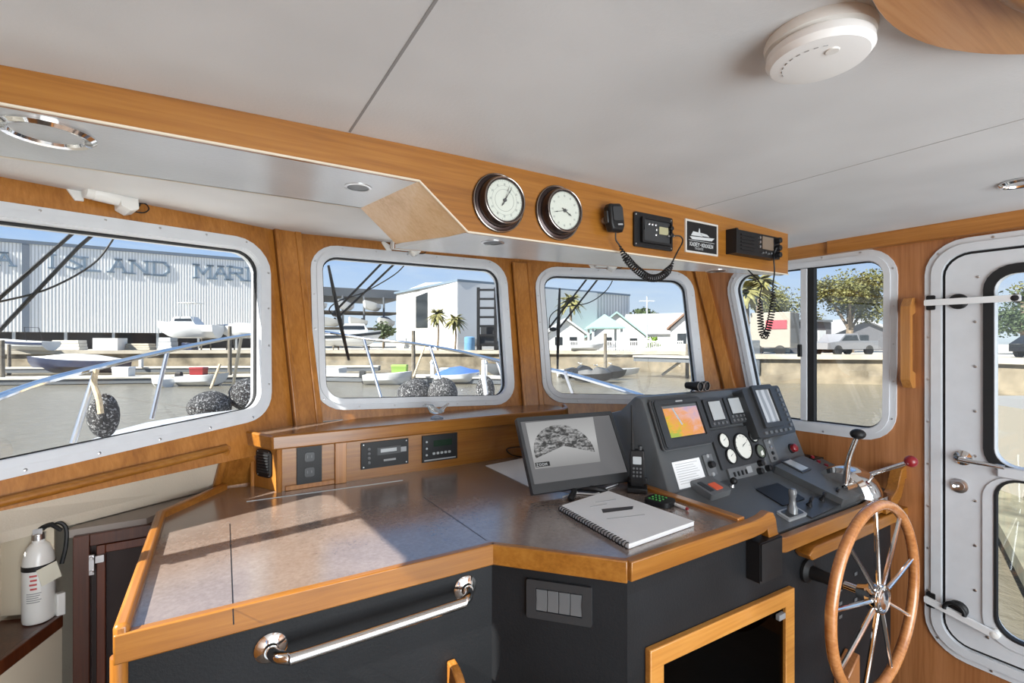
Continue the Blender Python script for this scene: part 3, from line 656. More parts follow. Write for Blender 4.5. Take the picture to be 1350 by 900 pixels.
# wood edging, front
mb = MB(); strip(mb, [(O0[0] + .002, O0[1], ZK + .003), (O1[0], O1[1], ZK + .003)], .020, .056); mb.build('front_edging', ctr, wx, bevel=.003)
mb = MB(); strip(mb, [(O1[0], O1[1], ZK + .003), (O2[0], O2[1], ZK + .003)], .020, .056); mb.build('diagonal_edging', ctr, wx, bevel=.003)
xz = [(.879, ZK + .003), (1.40, ZK + .003), (1.44, ZK + .006), (1.475, ZK + .016), (1.50, ZK + .010), (1.515, ZK - .012), (1.525, ZK - .055), (1.54, ZK - .078), (1.575, ZK - .084), (1.9, ZK - .084), (2.28, ZK - .084)]
def ribbon(mb, xz, y0, y1, th):
    loops = []
    for i, (x, z) in enumerate(xz):
        a = V(xz[max(0, i - 1)]); b = V(xz[min(len(xz) - 1, i + 1)]); d = (b - a).normalized(); n = V((d.y, -d.x)) * th
        loops.append([(x, y0, z), (x, y1, z), (x + n.x, y1, z + n.y), (x + n.x, y0, z + n.y)])
    mb.loft(loops)
mb = MB(); ribbon(mb, xz, .858, .885, .050); mb.build('helm_edging', ctr, wx, bevel=.003)
mb = MB(); strip(mb, [(O0[0], O0[1] - .018, ZK + .020), (-.15, 1.856, ZK + .022), (.03, 2.10, ZK + .022)], .026, .060, side=1); mb.build('port_fiddle', ctr, wy, bevel=.008)
mb = MB(); mb.box(1.356, .885, ZK - .01, 1.390, 1.42, ZK + .011); mb.build('inner_fiddle', ctr, wy, bevel=.003)
# vinyl fronts and the structure below
YCF = .900
def face_box(name, a, b, z0, z1, m, th=.02):
    a, b = V((*a, 0)), V((*b, 0)); d = (b - a).normalized(); n = V((d.y, -d.x, 0)); n = -n if n.y > 0 else n
    q = [a, b, b - n * th, a - n * th]; mb = MB(); mb.hexa([(p.x, p.y, z0) for p in q] + [(p.x, p.y, z1) for p in q]); return mb.build(name, ctr, m)
FAo, FAi, FBi = (-.145, 1.178), (.655, 1.162), (.899, .892)
face_box('port_front_panel', FAo, FAi, .06, ZK - .03, M_vinyl); face_box('diagonal_front_panel', FAi, FBi, .06, ZK - .03, M_vinyl)
face_box('helm_front_panel', (.899, .892), (XS - .03, .892), .06, ZK - .10, M_vinyl)
face_box('helm_front_filler', (.899, .892), (1.46, .892), ZK - .10, ZK - .03, M_vinyl)
mb = MB(); mb.box(-.150, 1.19, .0, -.132, 1.90, ZK - .03); mb.build('port_side_panel', ctr, wd)
mb = MB(); mb.tube([(-.150, 1.168, 0), (-.150, 1.168, ZK - .045)], .014, 14); mb.build('corner_post', ctr, wz)
mb = MB(); mb.box(-.13, 1.20, 0, .6, 1.9, .06); mb.box(.9, .93, 0, 2.4, 1.9, .06); mb.build('plinth', ctr, M_black)
# quilted front seams
GA = Pl((FAi[0], FAi[1], 1.5), (FAi[0] - FAo[0], FAi[1] - FAo[1], 0), (0, 0, 1))
GB = Pl((FBi[0], FBi[1], 1.5), (FBi[0] - FAi[0], FBi[1] - FAi[1], 0), (0, 0, 1))
GC = Pl((.899, .892, 1.5), (1, 0, 0), (0, 0, 1))
# grab rail
t = thing('grab_rail', GA.hit(480, 830), 'polished steel grab rail on the black vinyl counter front', 'grab rail')
f0, f1 = GA.h2(357, 853), GA.h2(613, 774)
for f in (f0, f1):
    MB(GA.sub(*f)).lathe([(.033, 0), (.033, .004), (.028, .008), (.016, .012), (.0145, .02)], 28).build('flange', t, M_chrome)
dd = (V(f1) - V(f0)).normalized()
pp = [(f0, 0, .006), (f0, .004, .030), (f0, .016, .050), (f0, .036, .062), (f0, .06, .066)]
pts = [GA.at(f[0] + dd.x * a, f[1] + dd.y * a, n) for f, a, n in pp] + [GA.at(f1[0] - dd.x * a, f1[1] - dd.y * a, n) for f, a, n in pp[::-1]]
MB().tube(smooth_path(pts, 4), .0128, 16).build('rail', t, M_chrome)
# rocker switch panel
P, w_, h_ = onp(GB, (694, 762), (782, 771), (780, 823), (696, 812))
t = thing('rocker_switch_panel', P.at(0, -h_ / 2), 'black panel of four grey rocker switches on the diagonal counter face', 'switch panel')
mb = MB(P); mb.plate(rounded(crect(0, 0, w_, h_), .006), 0, .010, [crect(0, 0, w_ * .70, h_ * .60)]); mb.plate(crect(0, 0, w_ * .72, h_ * .62), 0, .004); mb.build('bezel', t, M_dgrey, bevel=.0015)
for k in range(4):
    x = (-.2625 + .175 * k) * w_; w4 = w_ * .165; mb = MB(P); mb.loft([[(x - w4 / 2, y, z), (x + w4 / 2, y, z), (x + w4 / 2, y, .003), (x - w4 / 2, y, .003)] for y, z in ((-h_ * .27, .011), (0, .007), (h_ * .27, .010))]); mb.build('rocker', t, M_mgrey, bevel=.0008)
# black box under the edging
P, w_, h_ = onp(GC, (983, 709), (1013, 700), (1013, 752), (984, 760)); mb = MB(P); mb.plate(rounded(crect(0, 0, w_, h_), .006), 0, .045); mb.plate(crect(-.004, .004, w_ * .9, h_ * .9), .044, .050)
tag(mb.build('horn_box', None, M_black, bevel=.003), 'black plastic box fixed under the teak edging near the curve', 'speaker box')
# cabinet door with smoked glass
q = [GC.h2(*p) for p in ((850, 853), (1040, 771), (1038, 925), (850, 1000))]
q[3] = (q[0][0], -1.20); q[2] = (q[1][0], -1.20)
t = thing('breaker_cabinet', GC.at(q[3][0], q[3][1]), 'low cabinet with teak frame and smoked glass door in the black front', 'cabinet')
dr = MB(GC); ql = offset(q, -.052); ql = ccw(ql); dr.plate(ccw(q), 0, .020, [ql]); dr = dr.build('door', t, wood('honey_teak', 0, (.44, .17, .025), (.58, .25, .05), (.68, .34, .08)), bevel=.003)
MB(GC).plate(offset(q, -.048), .004, .009).build('glass', dr, M_dglass)
kx = ql[2] if False else max(ql, key=lambda p: p[0] + p[1]); MB(GC).plate(crect(kx[0] - .028, kx[1] - .022, .036, .018), .010, .024).build('catch', dr, M_lgrey, bevel=.002)
mb = MB(GC); mb.plate(offset(q, -.03), -.0, .002); mb.build('back', t, plain('cabinet_black', (.004, .004, .005), .5))
for x, y in ((1.10, -.93), (1.22, -.90), (1.40, -.86), (1.40, -.96)):
    for k in range(3): MB(GC).plate(crect(x, y - .05 * k, .022, .012), .002, .0035).build('breaker', t, M_mgrey)
# curved teak bracket low on the port front
P = GA.hit(594, 868); t0 = Pl((P.x, GA.hit(594, 868).y - .002, P.z), (0, -1, 0), (0, 0, 1))
mb = MB(t0); arc = [(.09 * sin(q), .09 * cos(q) - .09) for q in [radians(90) * k / 8 for k in range(9)]]
mb.plate([(0, 0)] + arc[1:] + [(.09, -.35), (0, -.35)], -.012, .012); tag(mb.build('door_pull_bracket', None, wz, bevel=.004), 'curved teak bracket low on the black counter front under the grab rail', 'bracket')
# ================================================================ monitor and loose items
BL_, BR_ = onZ(697, 652, .978), onZ(829, 633, .978)
TLd = onZ(686, 549, 1.222)
MP = Pl(BL_, BR_ - BL_, TLd - BL_)
if MP.n.dot(EYE - MP.o) < 0: MP = Pl(MP.o, -MP.u, MP.v)
P, w_, h_ = onp(MP, (686, 549), (812, 543), (829, 633), (697, 652))
t = thing('monitor', P.at(0, -h_ / 2, -.05), 'black flat monitor on the counter showing a grey deck camera picture', 'monitor')
mb = MB(P); mb.plate(rounded(crect(0, 0, w_, h_), .006), -.022, .0, [crect(0, .009, w_ - .026, h_ - .048)]); mb.plate(crect(0, 0, w_ - .01, h_ - .01), -.030, -.006); mb.build('bezel', t, M_dgrey, bevel=.002)
def screenmat(name, es):
    m, nt, b = newmat(name); b.inputs['Roughness'].default_value = .25; b.inputs['Base Color'].default_value = (.02, .02, .02, 1)
    return m, nt, b
m, nt, b = screenmat('monitor_panel', 1); b.inputs['Emission Color'].default_value = (.12, .12, .125, 1); b.inputs['Emission Strength'].default_value = 1
MB(P).plate(crect(0, .009, w_ - .028, h_ - .050), -.008, -.003).build('screen', t, m)
# camera picture: pale sky and deck, dark speckled arch
m, nt, b = screenmat('camera_picture', 1)
co = coords(nt, (1, 1, 1), 'Generated'); n = noise(nt, 13, co, 7, .7, .4); sx = nt.nodes.new('ShaderNodeSeparateXYZ'); L(nt, co, sx.inputs[0])
def mth(op, a, b=None, c=None):
    q = nt.nodes.new('ShaderNodeMath'); q.operation = op
    for i, v in enumerate((a, b, c)):
        if v is None: continue
        if isinstance(v, (int, float)): q.inputs[i].default_value = v
        else: L(nt, v, q.inputs[i])
    return q.outputs[0]
xo, zo = sx.outputs[0], sx.outputs[2]
dx = mth('SUBTRACT', xo, .45); r2 = mth('ADD', mth('MULTIPLY', mth('MULTIPLY', dx, dx), 2.2), mth('MULTIPLY', mth('SUBTRACT', zo, .28), mth('SUBTRACT', zo, .28)))
arch = mth('MULTIPLY', mth('LESS_THAN', r2, .36), mth('GREATER_THAN', mth('ADD', zo, mth('MULTIPLY', mth('ABSOLUTE', dx), .5)), .42))
rr = ramp(nt, n.outputs[0], [(.44, (.015, .015, .015)), (.64, (.40, .40, .40))])
r3 = ramp(nt, zo, [(0, (.22, .22, .22)), (.5, (.42, .42, .42)), (1, (.30, .30, .30))])
mx = nt.nodes.new('ShaderNodeMix'); mx.data_type = 'RGBA'; L(nt, arch, mx.inputs[0]); L(nt, r3.outputs[0], mx.inputs[6]); L(nt, rr.outputs[0], mx.inputs[7])
L(nt, mx.outputs[2], b.inputs['Emission Color']); b.inputs['Emission Strength'].default_value = 1
q = [P.h2(*p) for p in ((693, 557), (782, 549), (792, 608), (706, 618))]
MB(P).plate(q, -.003, -.0022).build('camera_picture', t, m)
mb = MB(P); bx = q[3] if q[3][1] < 0 else q[0]; bl = min(q, key=lambda p: p[0] + p[1]); mb.mat(M_black).plate(rect(bl[0] + .004, bl[1] + .006, bl[0] + .062, bl[1] + .022), -.0022, -.0018); mb.mat(M_lcd); letters(mb, 'ZOOM', bl[0] + .008, bl[1] + .009, .009, -.0018, -.0016, .8, .5, .2); mb.build('caption', t)
fc = onZ(768, 652, ZK); mb = MB()
hin = P.at(0, -h_ * .3, -.03)
for s_ in (-1, 1):
    e0 = V((fc.x + s_ * .085, fc.y - .035, ZK + .006)); mb.tube(smooth_path([V((fc.x, fc.y + .05, ZK + .012)), V((fc.x + s_ * .045, fc.y - .005, ZK + .016)), e0], 6), [.011] * 12 + [.007], 10)
mb.tube([V((fc.x, fc.y + .05, ZK + .012)), hin], .012, 10); mb.build('stand', t, M_black)
mb = MB(); mb.tube([hin + P.u * .03, hin - P.u * .03], .012, 12); mb.build('hinge', t, M_dgrey)
# chart sheet behind the monitor
q = [onZ(*p, ZK) for p in ((640, 614), (690, 604), (800, 600), (760, 650), (700, 643))]
mb = MB(); mb.plate([(p.x, p.y) for p in q], ZK + .0008, ZK + .002); tag(mb.build('chart_sheet', None, M_paper), 'large white sheet of paper lying under and behind the monitor', 'paper')
# manual with spiral binding
q = [onZ(*p, ZK + .014) for p in ((738, 667), (802, 647), (915, 687), (829, 717))]
t = thing('spiral_manual', (q[3] + (q[1] - q[3]) * .5).to_tuple()[:2] + (ZK,), 'thick spiral-bound manual with white printed cover', 'manual')
pg = [(p.x, p.y) for p in q]; mb = MB(); mb.plate(pg, ZK + .001, ZK + .013); mb.build('page_block', t, M_paper, bevel=.001)
MP2 = Pl(V((q[3].x, q[3].y, ZK)), V((q[2].x - q[3].x, q[2].y - q[3].y, 0)), V((q[0].x - q[3].x, q[0].y - q[3].y, 0)))
Lb = (V(q[0]) - V(q[3])).length; Wb = (V(q[2]) - V(q[3])).length
mb = MB(); mb.plate(offset(pg, .001), ZK + .0135, ZK + .0145); mb.build('cover', t, M_paper)
UB = (q[3] - q[0]).normalized(); VB = (q[1] - q[0]).normalized(); VB = (VB - UB * VB.dot(UB)).normalized()
if UB.cross(VB).z < 0: CB = Pl(V((q[0].x, q[0].y, ZK + .0145)), VB, -UB); 
else: CB = Pl(V((q[0].x, q[0].y, ZK + .0145)), UB, VB)
wb, hb = (q[1] - q[0]).length, (q[3] - q[0]).length
mb = MB(CB); mb.mat(M_ink)
CV = [CB.h2(*p) for p in ((793, 671), (835, 667), (834, 671), (795, 676))]; mb.plate(CV, 0, .0006)
for (p0, p1) in (((785, 662), (812, 658)), ((778, 668), (800, 664)), ((800, 684), (850, 678))):
    a, b = V(CB.h2(*p0)), V(CB.h2(*p1)); d = (b - a).normalized(); n = V((-d.y, d.x)) * .0016; mb.mat(M_lgrey); mb.plate([tuple(a - n), tuple(b - n), tuple(b + n), tuple(a + n)], 0, .0006)
mb.build('printing', t)
mb = MB(); N = 26
for k in range(N):
    c = q[0].lerp(q[3], (k + .5) / N); c.z = ZK + .008; ax = (q[3] - q[0]).normalized(); s1 = V((-ax.y, ax.x, 0)); mb.tube([c + s1 * .009 * cos(w) + V((0, 0, .008 * sin(w))) for w in [2 * pi * j / 12 for j in range(12)]], .0018, 6, closed=True)
mb.build('spiral_binding', t, M_black)
# remote control
def hand_block(name, pxs, z, th, m, label, cat):
    q = [onZ(*p, z) for p in pxs]; c = sum((V((p.x, p.y, 0)) for p in q), V((0, 0, 0))) / 4; u = ((q[1] - q[0]) + (q[2] - q[3])); u.z = 0; v = ((q[0] - q[3]) + (q[1] - q[2])); v.z = 0
    P = Pl((c.x, c.y, ZK), u, v); 
    if P.n.z < 0: P = Pl(P.o, P.u, -P.v)
    w_ = u.length / 2; h_ = abs(v.dot(P.v)) / 2; t = thing(name, P.o, label, cat); MB(P).plate(rounded(crect(0, 0, w_, h_), min(w_, h_) * .3), .001, th).build('body', t, m, bevel=.003); return t, P, w_, h_
t, P, w_, h_ = hand_block('remote_control', ((852, 655), (866, 649), (889, 661), (874, 669)), ZK + .015, .018, M_black, 'small black remote control with green keys beside the manual', 'remote control')
u_long = w_ > h_
for i in range(4):
    for j in range(3):
        x = ((-.30 + .14 * i) * w_ if u_long else (-.28 + .28 * j) * w_); y = ((-.26 + .26 * j) * h_ if u_long else (.30 - .14 * i) * h_)
        MB(P).plate(rounded(crect(x, y, .006, .006), .001), .018, .0205).build('key', t, M_green)
t = thing('marker_pen', onZ(900, 660, ZK), 'white marker pen with red cap resting along the teak fiddle', 'pen')
a, b = onZ(868, 656, ZK + .006), onZ(907, 671, ZK + .006); d = b - a
MB().tube([a + d * .12, b - d * .04], .0055, 12).build('barrel', t, M_gloss_w); MB().tube([a, a + d * .13], .0062, 12).build('cap', t, M_red); MB().tube([b - d * .05, b], [.0058, .004], 12).build('end_plug', t, M_red)
mb = MB(); z = ZK + .004; mb.tube(smooth_path([onZ(*p, z) for p in ((742, 655), (760, 650), (785, 651), (800, 643), (815, 637), (812, 630), (795, 632))], 6), .0028, 8)
tag(mb.build('white_cable', None, M_gloss_w), 'loose white cable on the counter around the monitor foot', 'cable')
mb = MB(); y = YB - .012; mb.tube(smooth_path([onY(*p, y) for p in ((694, 590), (682, 589), (668, 592), (676, 600), (694, 602))], 6), .0025, 8)
tag(mb.build('black_cable', None, M_black), 'thin black cable loop against the bulkhead beside the monitor', 'cable')
# handheld radio in its charging cradle
HP = onZ(842, 636, ZK); HX, HY = 1.325, HP.y if HP.y < 1.5 else 1.42
HX = 1.322; r_ = ray(840, 620); HY = r_.y * HX / r_.x
t = thing('handheld_radio', (HX, HY, ZK + .02), 'black handheld radio with small display standing in its charger beside the monitor', 'handheld radio')
dv = V((HX, HY, 0)).normalized(); P = Pl((HX, HY, ZK + .02), (dv.y, -dv.x, 0), (0, -.10, 1))
mb = MB(P); mb.loft([[(x, y, z) for x, z in [(a * sx_, b * sz_) for a, b in ((-1, -1), (1, -1), (1, 1), (-1, 1))]] for y, sx_, sz_ in ((0, .024, .014), (.03, .026, .017), (.10, .027, .018), (.135, .024, .014))]); mb.build('case', t, M_black, bevel=.004)
MB(P).plate(rounded(crect(.0, .100, .030, .028), .003), .017, .020).build('display', t, M_lcd)
for i in range(3):
    for j in range(3): MB(P).plate(rounded(crect(-.012 + .012 * i, .070 - .014 * j, .007, .007), .002), .016, .0195).build('key', t, M_mgrey)
mb = MB(P); mb.tube([(-.016, .13, 0), (-.017, .16, 0)], [.008, .006], 10); mb.tube([(-.017, .16, 0), (-.02, .30, 0)], [.005, .003], 10); mb.build('antenna', t, M_black)
MB(P).tube([(.010, .134, 0), (.010, .150, 0)], .008, 12).build('knob', t, M_dgrey)
t = thing('charging_cradle', (HX, HY, ZK), 'low black charging cradle holding the handheld radio', 'charger')
mb = MB(Pl((HX, HY, ZK), P.u, (0, 0, 1))); mb.box(-.036, 0, -.034, .036, .019, .034); mb.box(-.036, .019, -.034, .036, .045, -.021); mb.build('base', t, M_black, bevel=.004)
# ================================================================ port side: rail, liner, lower cabinet, niche
ra, rb = W1P.hit(-70, 679), W1P.hit(297, 591)
t = thing('teak_side_rail', (ra + rb) / 2, 'long rounded teak rail under the port window', 'rail')
MB().tube([ra + W1P.n * .008, rb + W1P.n * .008], .014, 12).build('top_rail', t, wx)
vb = V((.012, 2.105, .957)); MB().tube([rb + W1P.n * .008, vb], .014, 12).build('down_rail', t, wz)
b0_, b1_ = V((-.62, 1.775, .952)), V((.020, 2.125, .952)); a0_, a1_ = W1P.hit(-120, 690), rb
mb = MB(); n_ = V((-.5, .87, 0)) * .01
mb.hexa([tuple(b0_), tuple(b1_), tuple(b1_ + n_), tuple(b0_ + n_)] + [tuple(a0_), tuple(a1_), tuple(a1_ + n_), tuple(a0_ + n_)]); mb.build('trim_8', None, M_cream, kind='structure')
mb = MB(); p_ = [V((.020, 2.118, .94)), V((.30, 2.14, .94)), V((.33, 2.20, 1.12)), V(a1_)]
mb.add([tuple(q) for q in p_] + [tuple(q + V((0, .012, 0))) for q in p_], [(0, 1, 2, 3), (7, 6, 5, 4), (0, 4, 5, 1), (1, 5, 6, 2), (2, 6, 7, 3), (3, 7, 4, 0)]); mb.build('trim_9', None, wz, kind='structure')
# ledge behind the fiddle
mb = MB(); mb.plate([(-.36, 1.885), (-.175, 1.885), (-.01, 2.11), (.015, 2.13), (-.35, 1.93)], .925, .948)
tag(mb.build('side_ledge', None, plain('ledge_grey', (.30, .26, .23), .5)), 'small grey-brown ledge behind the teak fiddle under the cream panel', 'ledge')
PN = Pl((0, 1.88, 1.5), (1, 0, 0), (0, 0, 1))
def pr(px0, px1, z0, z1, n0, n1, mb): mb.box(PN.h2(px0, 750)[0], z0 - 1.5, n0, PN.h2(px1, 750)[0], z1 - 1.5, n1)
t = thing('side_locker', (-.25, 1.88, .0), 'dark mahogany locker with a panelled door left of the counter end', 'locker')
mb = MB(PN); pr(97, 119, .0, .93, -.02, .012, mb); pr(119, 215, .895, .93, -.02, .010, mb); mb.build('face_frame', t, wd, bevel=.002)
mb = MB(PN); pr(127, 139, .0, .89, -.03, .0, mb); pr(139, 215, .865, .89, -.03, .0, mb); mb.build('door_frame', t, wood('mahogany_red', 2, (.09, .02, .008), (.14, .034, .013), (.20, .05, .02)), bevel=.002)
mb = MB(PN); pr(119, 215, .0, .89, -.05, -.02, mb); mb.build('door_panel', t, plain('locker_dark', (.022, .006, .004), .5))
h0 = PN.h2(122, 742); mb = MB(PN); mb.plate(crect(h0[0], h0[1], .012, .060), .010, .016); mb.plate(crect(h0[0] + .018, h0[1] + .012, .022, .022), -.0, .012); mb.lathe([(.006, .014), (.005, .022)], 10, h0[0], h0[1] + .02); mb.lathe([(.006, .014), (.005, .022)], 10, h0[0], h0[1] - .02); mb.build('latch', t, M_steel, bevel=.001)
# niche with shelf
L0, L1 = V((-.37, 1.875, 0)), V((-.52, 1.50, 0)); dl = (L1 - L0).normalized(); nl = V((-dl.y, dl.x, 0)); nl = nl if nl.x < 0 else -nl
def slab(a, b, th, z0, z1):
    q = [a, b, b + nl * th, a + nl * th]; m = MB(); m.hexa([(p.x, p.y, z0) for p in q] + [(p.x, p.y, z1) for p in q]); return m
t = thing('side_niche', (-.45, 1.7, .0), 'open niche with cream back and a dark wood shelf below the port window', 'niche')
slab(L0, L1, .012, 0, .675).build('lower_panel', t, M_beige)
slab(L0 - nl * .004, L1 - nl * .004, .016, .675, .712).build('shelf_lip', t, wd, bevel=.003)
slab(L0 + nl * .012, L1 + nl * .012, .16, .690, .708).build('shelf_board', t, wd)
slab(L0 + nl * .15 + V((.02, .05, 0)), L1 + nl * .15, .01, .708, .98).build('back_panel', t, M_beige)
m = MB(); m.hexa([(p.x, p.y, .72) for p in (L0 + nl * .02, L0 + nl * .17, L0 + nl * .17 + V((0, .012, 0)), L0 + nl * .02 + V((0, .012, 0)))] + [(p.x, p.y, .98) for p in (L0 + nl * .02, L0 + nl * .17, L0 + nl * .17 + V((0, .012, 0)), L0 + nl * .02 + V((0, .012, 0)))]); m.build('end_panel', t, M_beige)
sA = L0 + dl * .215; slab(sA, sA + dl * .05, .03, .70, .97).build('dark_stile', t, wd)
sB = L0 + dl * .27; slab(sB, L1, .02, .70, .99).build('niche_door', t, wd)
mb = MB(); q = L0 + dl * .20 - nl * .004; slab(q, q + dl * .12, .004, .45, .62).build('black_vent', t, M_black)
# fire extinguisher
ZN = .7085; ex = at(51, 450, 1.375); exx, exy = ex.x, ex.y
t = thing('fire_extinguisher', (exx, exy, ZN), 'white fire extinguisher with black strap standing in the port niche', 'fire extinguisher')
E0 = TR(exx, exy, ZN); M_ext = plain('extinguisher_white', (.74, .73, .70), .3, coat=.3)
MB(E0).lathe([(.029, 0), (.034, .003), (.0355, .01), (.0355, .165), (.032, .190), (.024, .212), (.014, .222), (.014, .232)], 32).build('cylinder', t, M_ext)
MB(E0).lathe([(.0362, .150), (.0362, .164)], 32, cap=False).build('strap', t, M_black)
mb = MB(E0); mb.lathe([(.016, .230), (.016, .246), (.010, .250)], 16); mb.box(-.010, -.012, .244, .010, .012, .262); mb.build('valve', t, M_steel)
mb = MB(E0); mb.tube([(-.01, 0, .262), (.03, -.01, .268), (.052, -.018, .250)], [.006, .007, .005], 8); mb.build('lever', t, M_black)
mb = MB(E0); mb.tube(smooth_path([(.0, 0, .250), (.03, .01, .268), (.055, .01, .25), (.058, 0, .20), (.05, -.005, .15)], 5), .0055, 8); mb.build('hose', t, M_black)
# printed label on its front: wrapped lines
mb = MB(E0); mb.mat(plain('label_red', (.5, .08, .08), .5)); va = atan2(-exy, -exx)
def wrap(r, a0, a1, z0, z1):
    n = 6; mb.loft([[(r * cos(a), r * sin(a), z0), (r * cos(a), r * sin(a), z1), ((r - .001) * cos(a), (r - .001) * sin(a), z1), ((r - .001) * cos(a), (r - .001) * sin(a), z0)] for a in [a0 + (a1 - a0) * k / n for k in range(n + 1)]])
for k in range(4): wrap(.0362, va - .55 + .05 * (k % 2), va - .1, .136 - k * .012, .141 - k * .012)
mb.mat(M_seam)
for k in range(5): wrap(.0362, va - .75, va + .15 - .08 * (k % 3), .088 - k * .006, .0905 - k * .006)
mb.build('printed_label', t)
mb = MB(Pl((exx + .040 * cos(va + .55), exy + .040 * sin(va + .55), .845), (-sin(va + .35), cos(va + .35), .25), (0, 0, 1))); mb.plate(crect(0, 0, .045, .05), 0, .0015); mb.build('inspection_tag', t, plain('tag_yellowish', (.72, .70, .58), .6))
P = at(79, 450, 1.40); mb = MB(TR(P.x, P.y, ZN, .5)); mb.box(-.010, -.012, 0, .010, .012, .065); tag(mb.build('small_canister', None, M_wplas, bevel=.003), 'small white canister standing beside the fire extinguisher', 'canister')
# hull liner outboard of everything
def liner(n, pts, z0, z1):
    for i in range(len(pts) - 1):
        a, b = V((*pts[i], 0)), V((*pts[i + 1], 0)); d = (b - a).normalized(); nn = V((-d.y, d.x, 0)) * .02; m = MB(); q = [a, b, b + nn, a + nn]
        m.hexa([(p.x, p.y, z0) for p in q] + [(p.x, p.y, z1) for p in q]); m.build('wall_hull', None, M_cream, kind='structure')
liner(0, [(XP - .02, 1.40), (XP - .08, 2.05), (.25, 2.62), (1.60, 2.62), (2.60, 2.0), (2.50, 1.45)], 0, 1.12)
mb = MB(); P_ = [meet(WPP, W1P, 1.20), meet(W1P, W2P, 1.20), meet(W2P, W3P, 1.20), meet(W3P, W4P, 1.20)]
o_ = [(XP - .1, 2.07), (.25, 2.64), (1.60, 2.64), (2.62, 2.0)]
for i in range(3): mb.plate([(P_[i].x, P_[i].y), (P_[i + 1].x, P_[i + 1].y), o_[i + 1], o_[i]], 1.115, 1.125)
mb.build('trim_10', None, M_cream, kind='structure')
# ================================================================ helm console
X0, X1 = 1.392, 2.33
body = thing('helm_console', (1.86, 1.3, ZK), 'grey moulded helm console carrying the navigation displays and gauges', 'helm console')
prof = [(1.150, .93), (1.172, .9557), (1.300, 1.270), (1.315, 1.285), (1.345, 1.287), (1.42, 1.225), (1.95, 1.075), (1.95, .93)]
mb = MB(); n = 7; xs = [X0 + .0, X0 + .003, X0 + .012, X0 + .03, X1 - .03, X1 - .01, X1]
cy, cz = 1.40, 1.05
def pscale(k): return [(cy + (y - cy) * k if z > .95 else y, .93 + (z - .93) * (1 - (1 - k) * .6)) for y, z in prof]
loops = [[(x, y, z) for y, z in pscale(k)] for x, k in zip(xs, (.955, .98, .993, 1, 1, .99, .96))]
mb.loft(loops); mb.build('console_shell', body, M_grey)
FC = Pl((0, 1.19, 1.0), (1, 0, 0), (0, .115, .283))
def led(P, x, y, w_, h_, z0, z1, r=.002): return MB(P).plate(rounded(crect(x, y, w_, h_), r), z0, z1)
# chart plotter
P, w_, h_ = onp(FC, (849, 531), (913, 524), (938, 583), (876, 595))
t = thing('chart_plotter', P.o, 'large chart plotter with orange and pink colour map on its screen', 'chart plotter')
S, sw, sh_ = onp(FC, (865, 539), (909, 533), (925, 572), (881, 578)); so_ = FC.p2(S.o); po = FC.p2(P.o); sx_, sy_ = so_[0] - po[0], so_[1] - po[1]
mb = MB(P); O = rounded(crect(0, 0, w_, h_), .014); mb.plate(O, 0, .022); mb.plate(rounded(crect(0, 0, w_ - .012, h_ - .012), .012), .022, .028, [rounded(crect(sx_, sy_, sw + .012, sh_ + .012), .004)]); mb.build('housing', t, M_dgrey, bevel=.003)
mb = MB(P); mb.torus(1, .001) if False else mb.plate(rounded(crect(0, 0, w_ + .004, h_ + .004), .016), .010, .016, [rounded(crect(0, 0, w_ - .004, h_ - .004), .013)]); mb.build('trim_rim', t, M_mgrey)
m, nt, b = screenmat('chart_map', 1); co = coords(nt, (1, 1, 1), 'Generated'); n1 = noise(nt, 4.5, co, 3, .6, .6); sp = nt.nodes.new('ShaderNodeSeparateXYZ'); L(nt, co, sp.inputs[0])
def mth2(nt, op, a, b=None):
    q = nt.nodes.new('ShaderNodeMath'); q.operation = op
    for i, v in enumerate((a, b)):
        if v is None: continue
        if isinstance(v, (int, float)): q.inputs[i].default_value = v
        else: L(nt, v, q.inputs[i])
    return q.outputs[0]
f = mth2(nt, 'ADD', mth2(nt, 'MULTIPLY', n1.outputs[0], .55), mth2(nt, 'ADD', mth2(nt, 'MULTIPLY', sp.outputs[0], .32), mth2(nt, 'MULTIPLY', sp.outputs[2], .30)))
r = ramp(nt, f, [(.32, (.45, .55, .05)), (.42, (.90, .50, .02)), (.55, (.95, .38, .10)), (.70, (.90, .50, .42)), (.85, (.62, .45, .62))]); L(nt, r.outputs[0], b.inputs['Emission Color']); b.inputs['Emission Strength'].default_value = .85
MB(P).plate(crect(sx_, sy_, sw, sh_), .021, .0235).build('screen', t, m)
mb = MB(P); mb.mat(M_lcd); mb.plate([(sx_ - .05, sy_ + .05), (sx_ - .02, sy_ - .02), (sx_ - .013, sy_ - .015), (sx_ - .043, sy_ + .055)], .0235, .0239); mb.mat(M_mgrey); mb.plate(crect(sx_, sy_ + sh_ * .46, sw, sh_ * .08), .0235, .0239); mb.build('chart_overlay', t)
led(P, sx_, h_ * .43, .04, .006, .028, .0285).build('badge', t, M_lgrey)
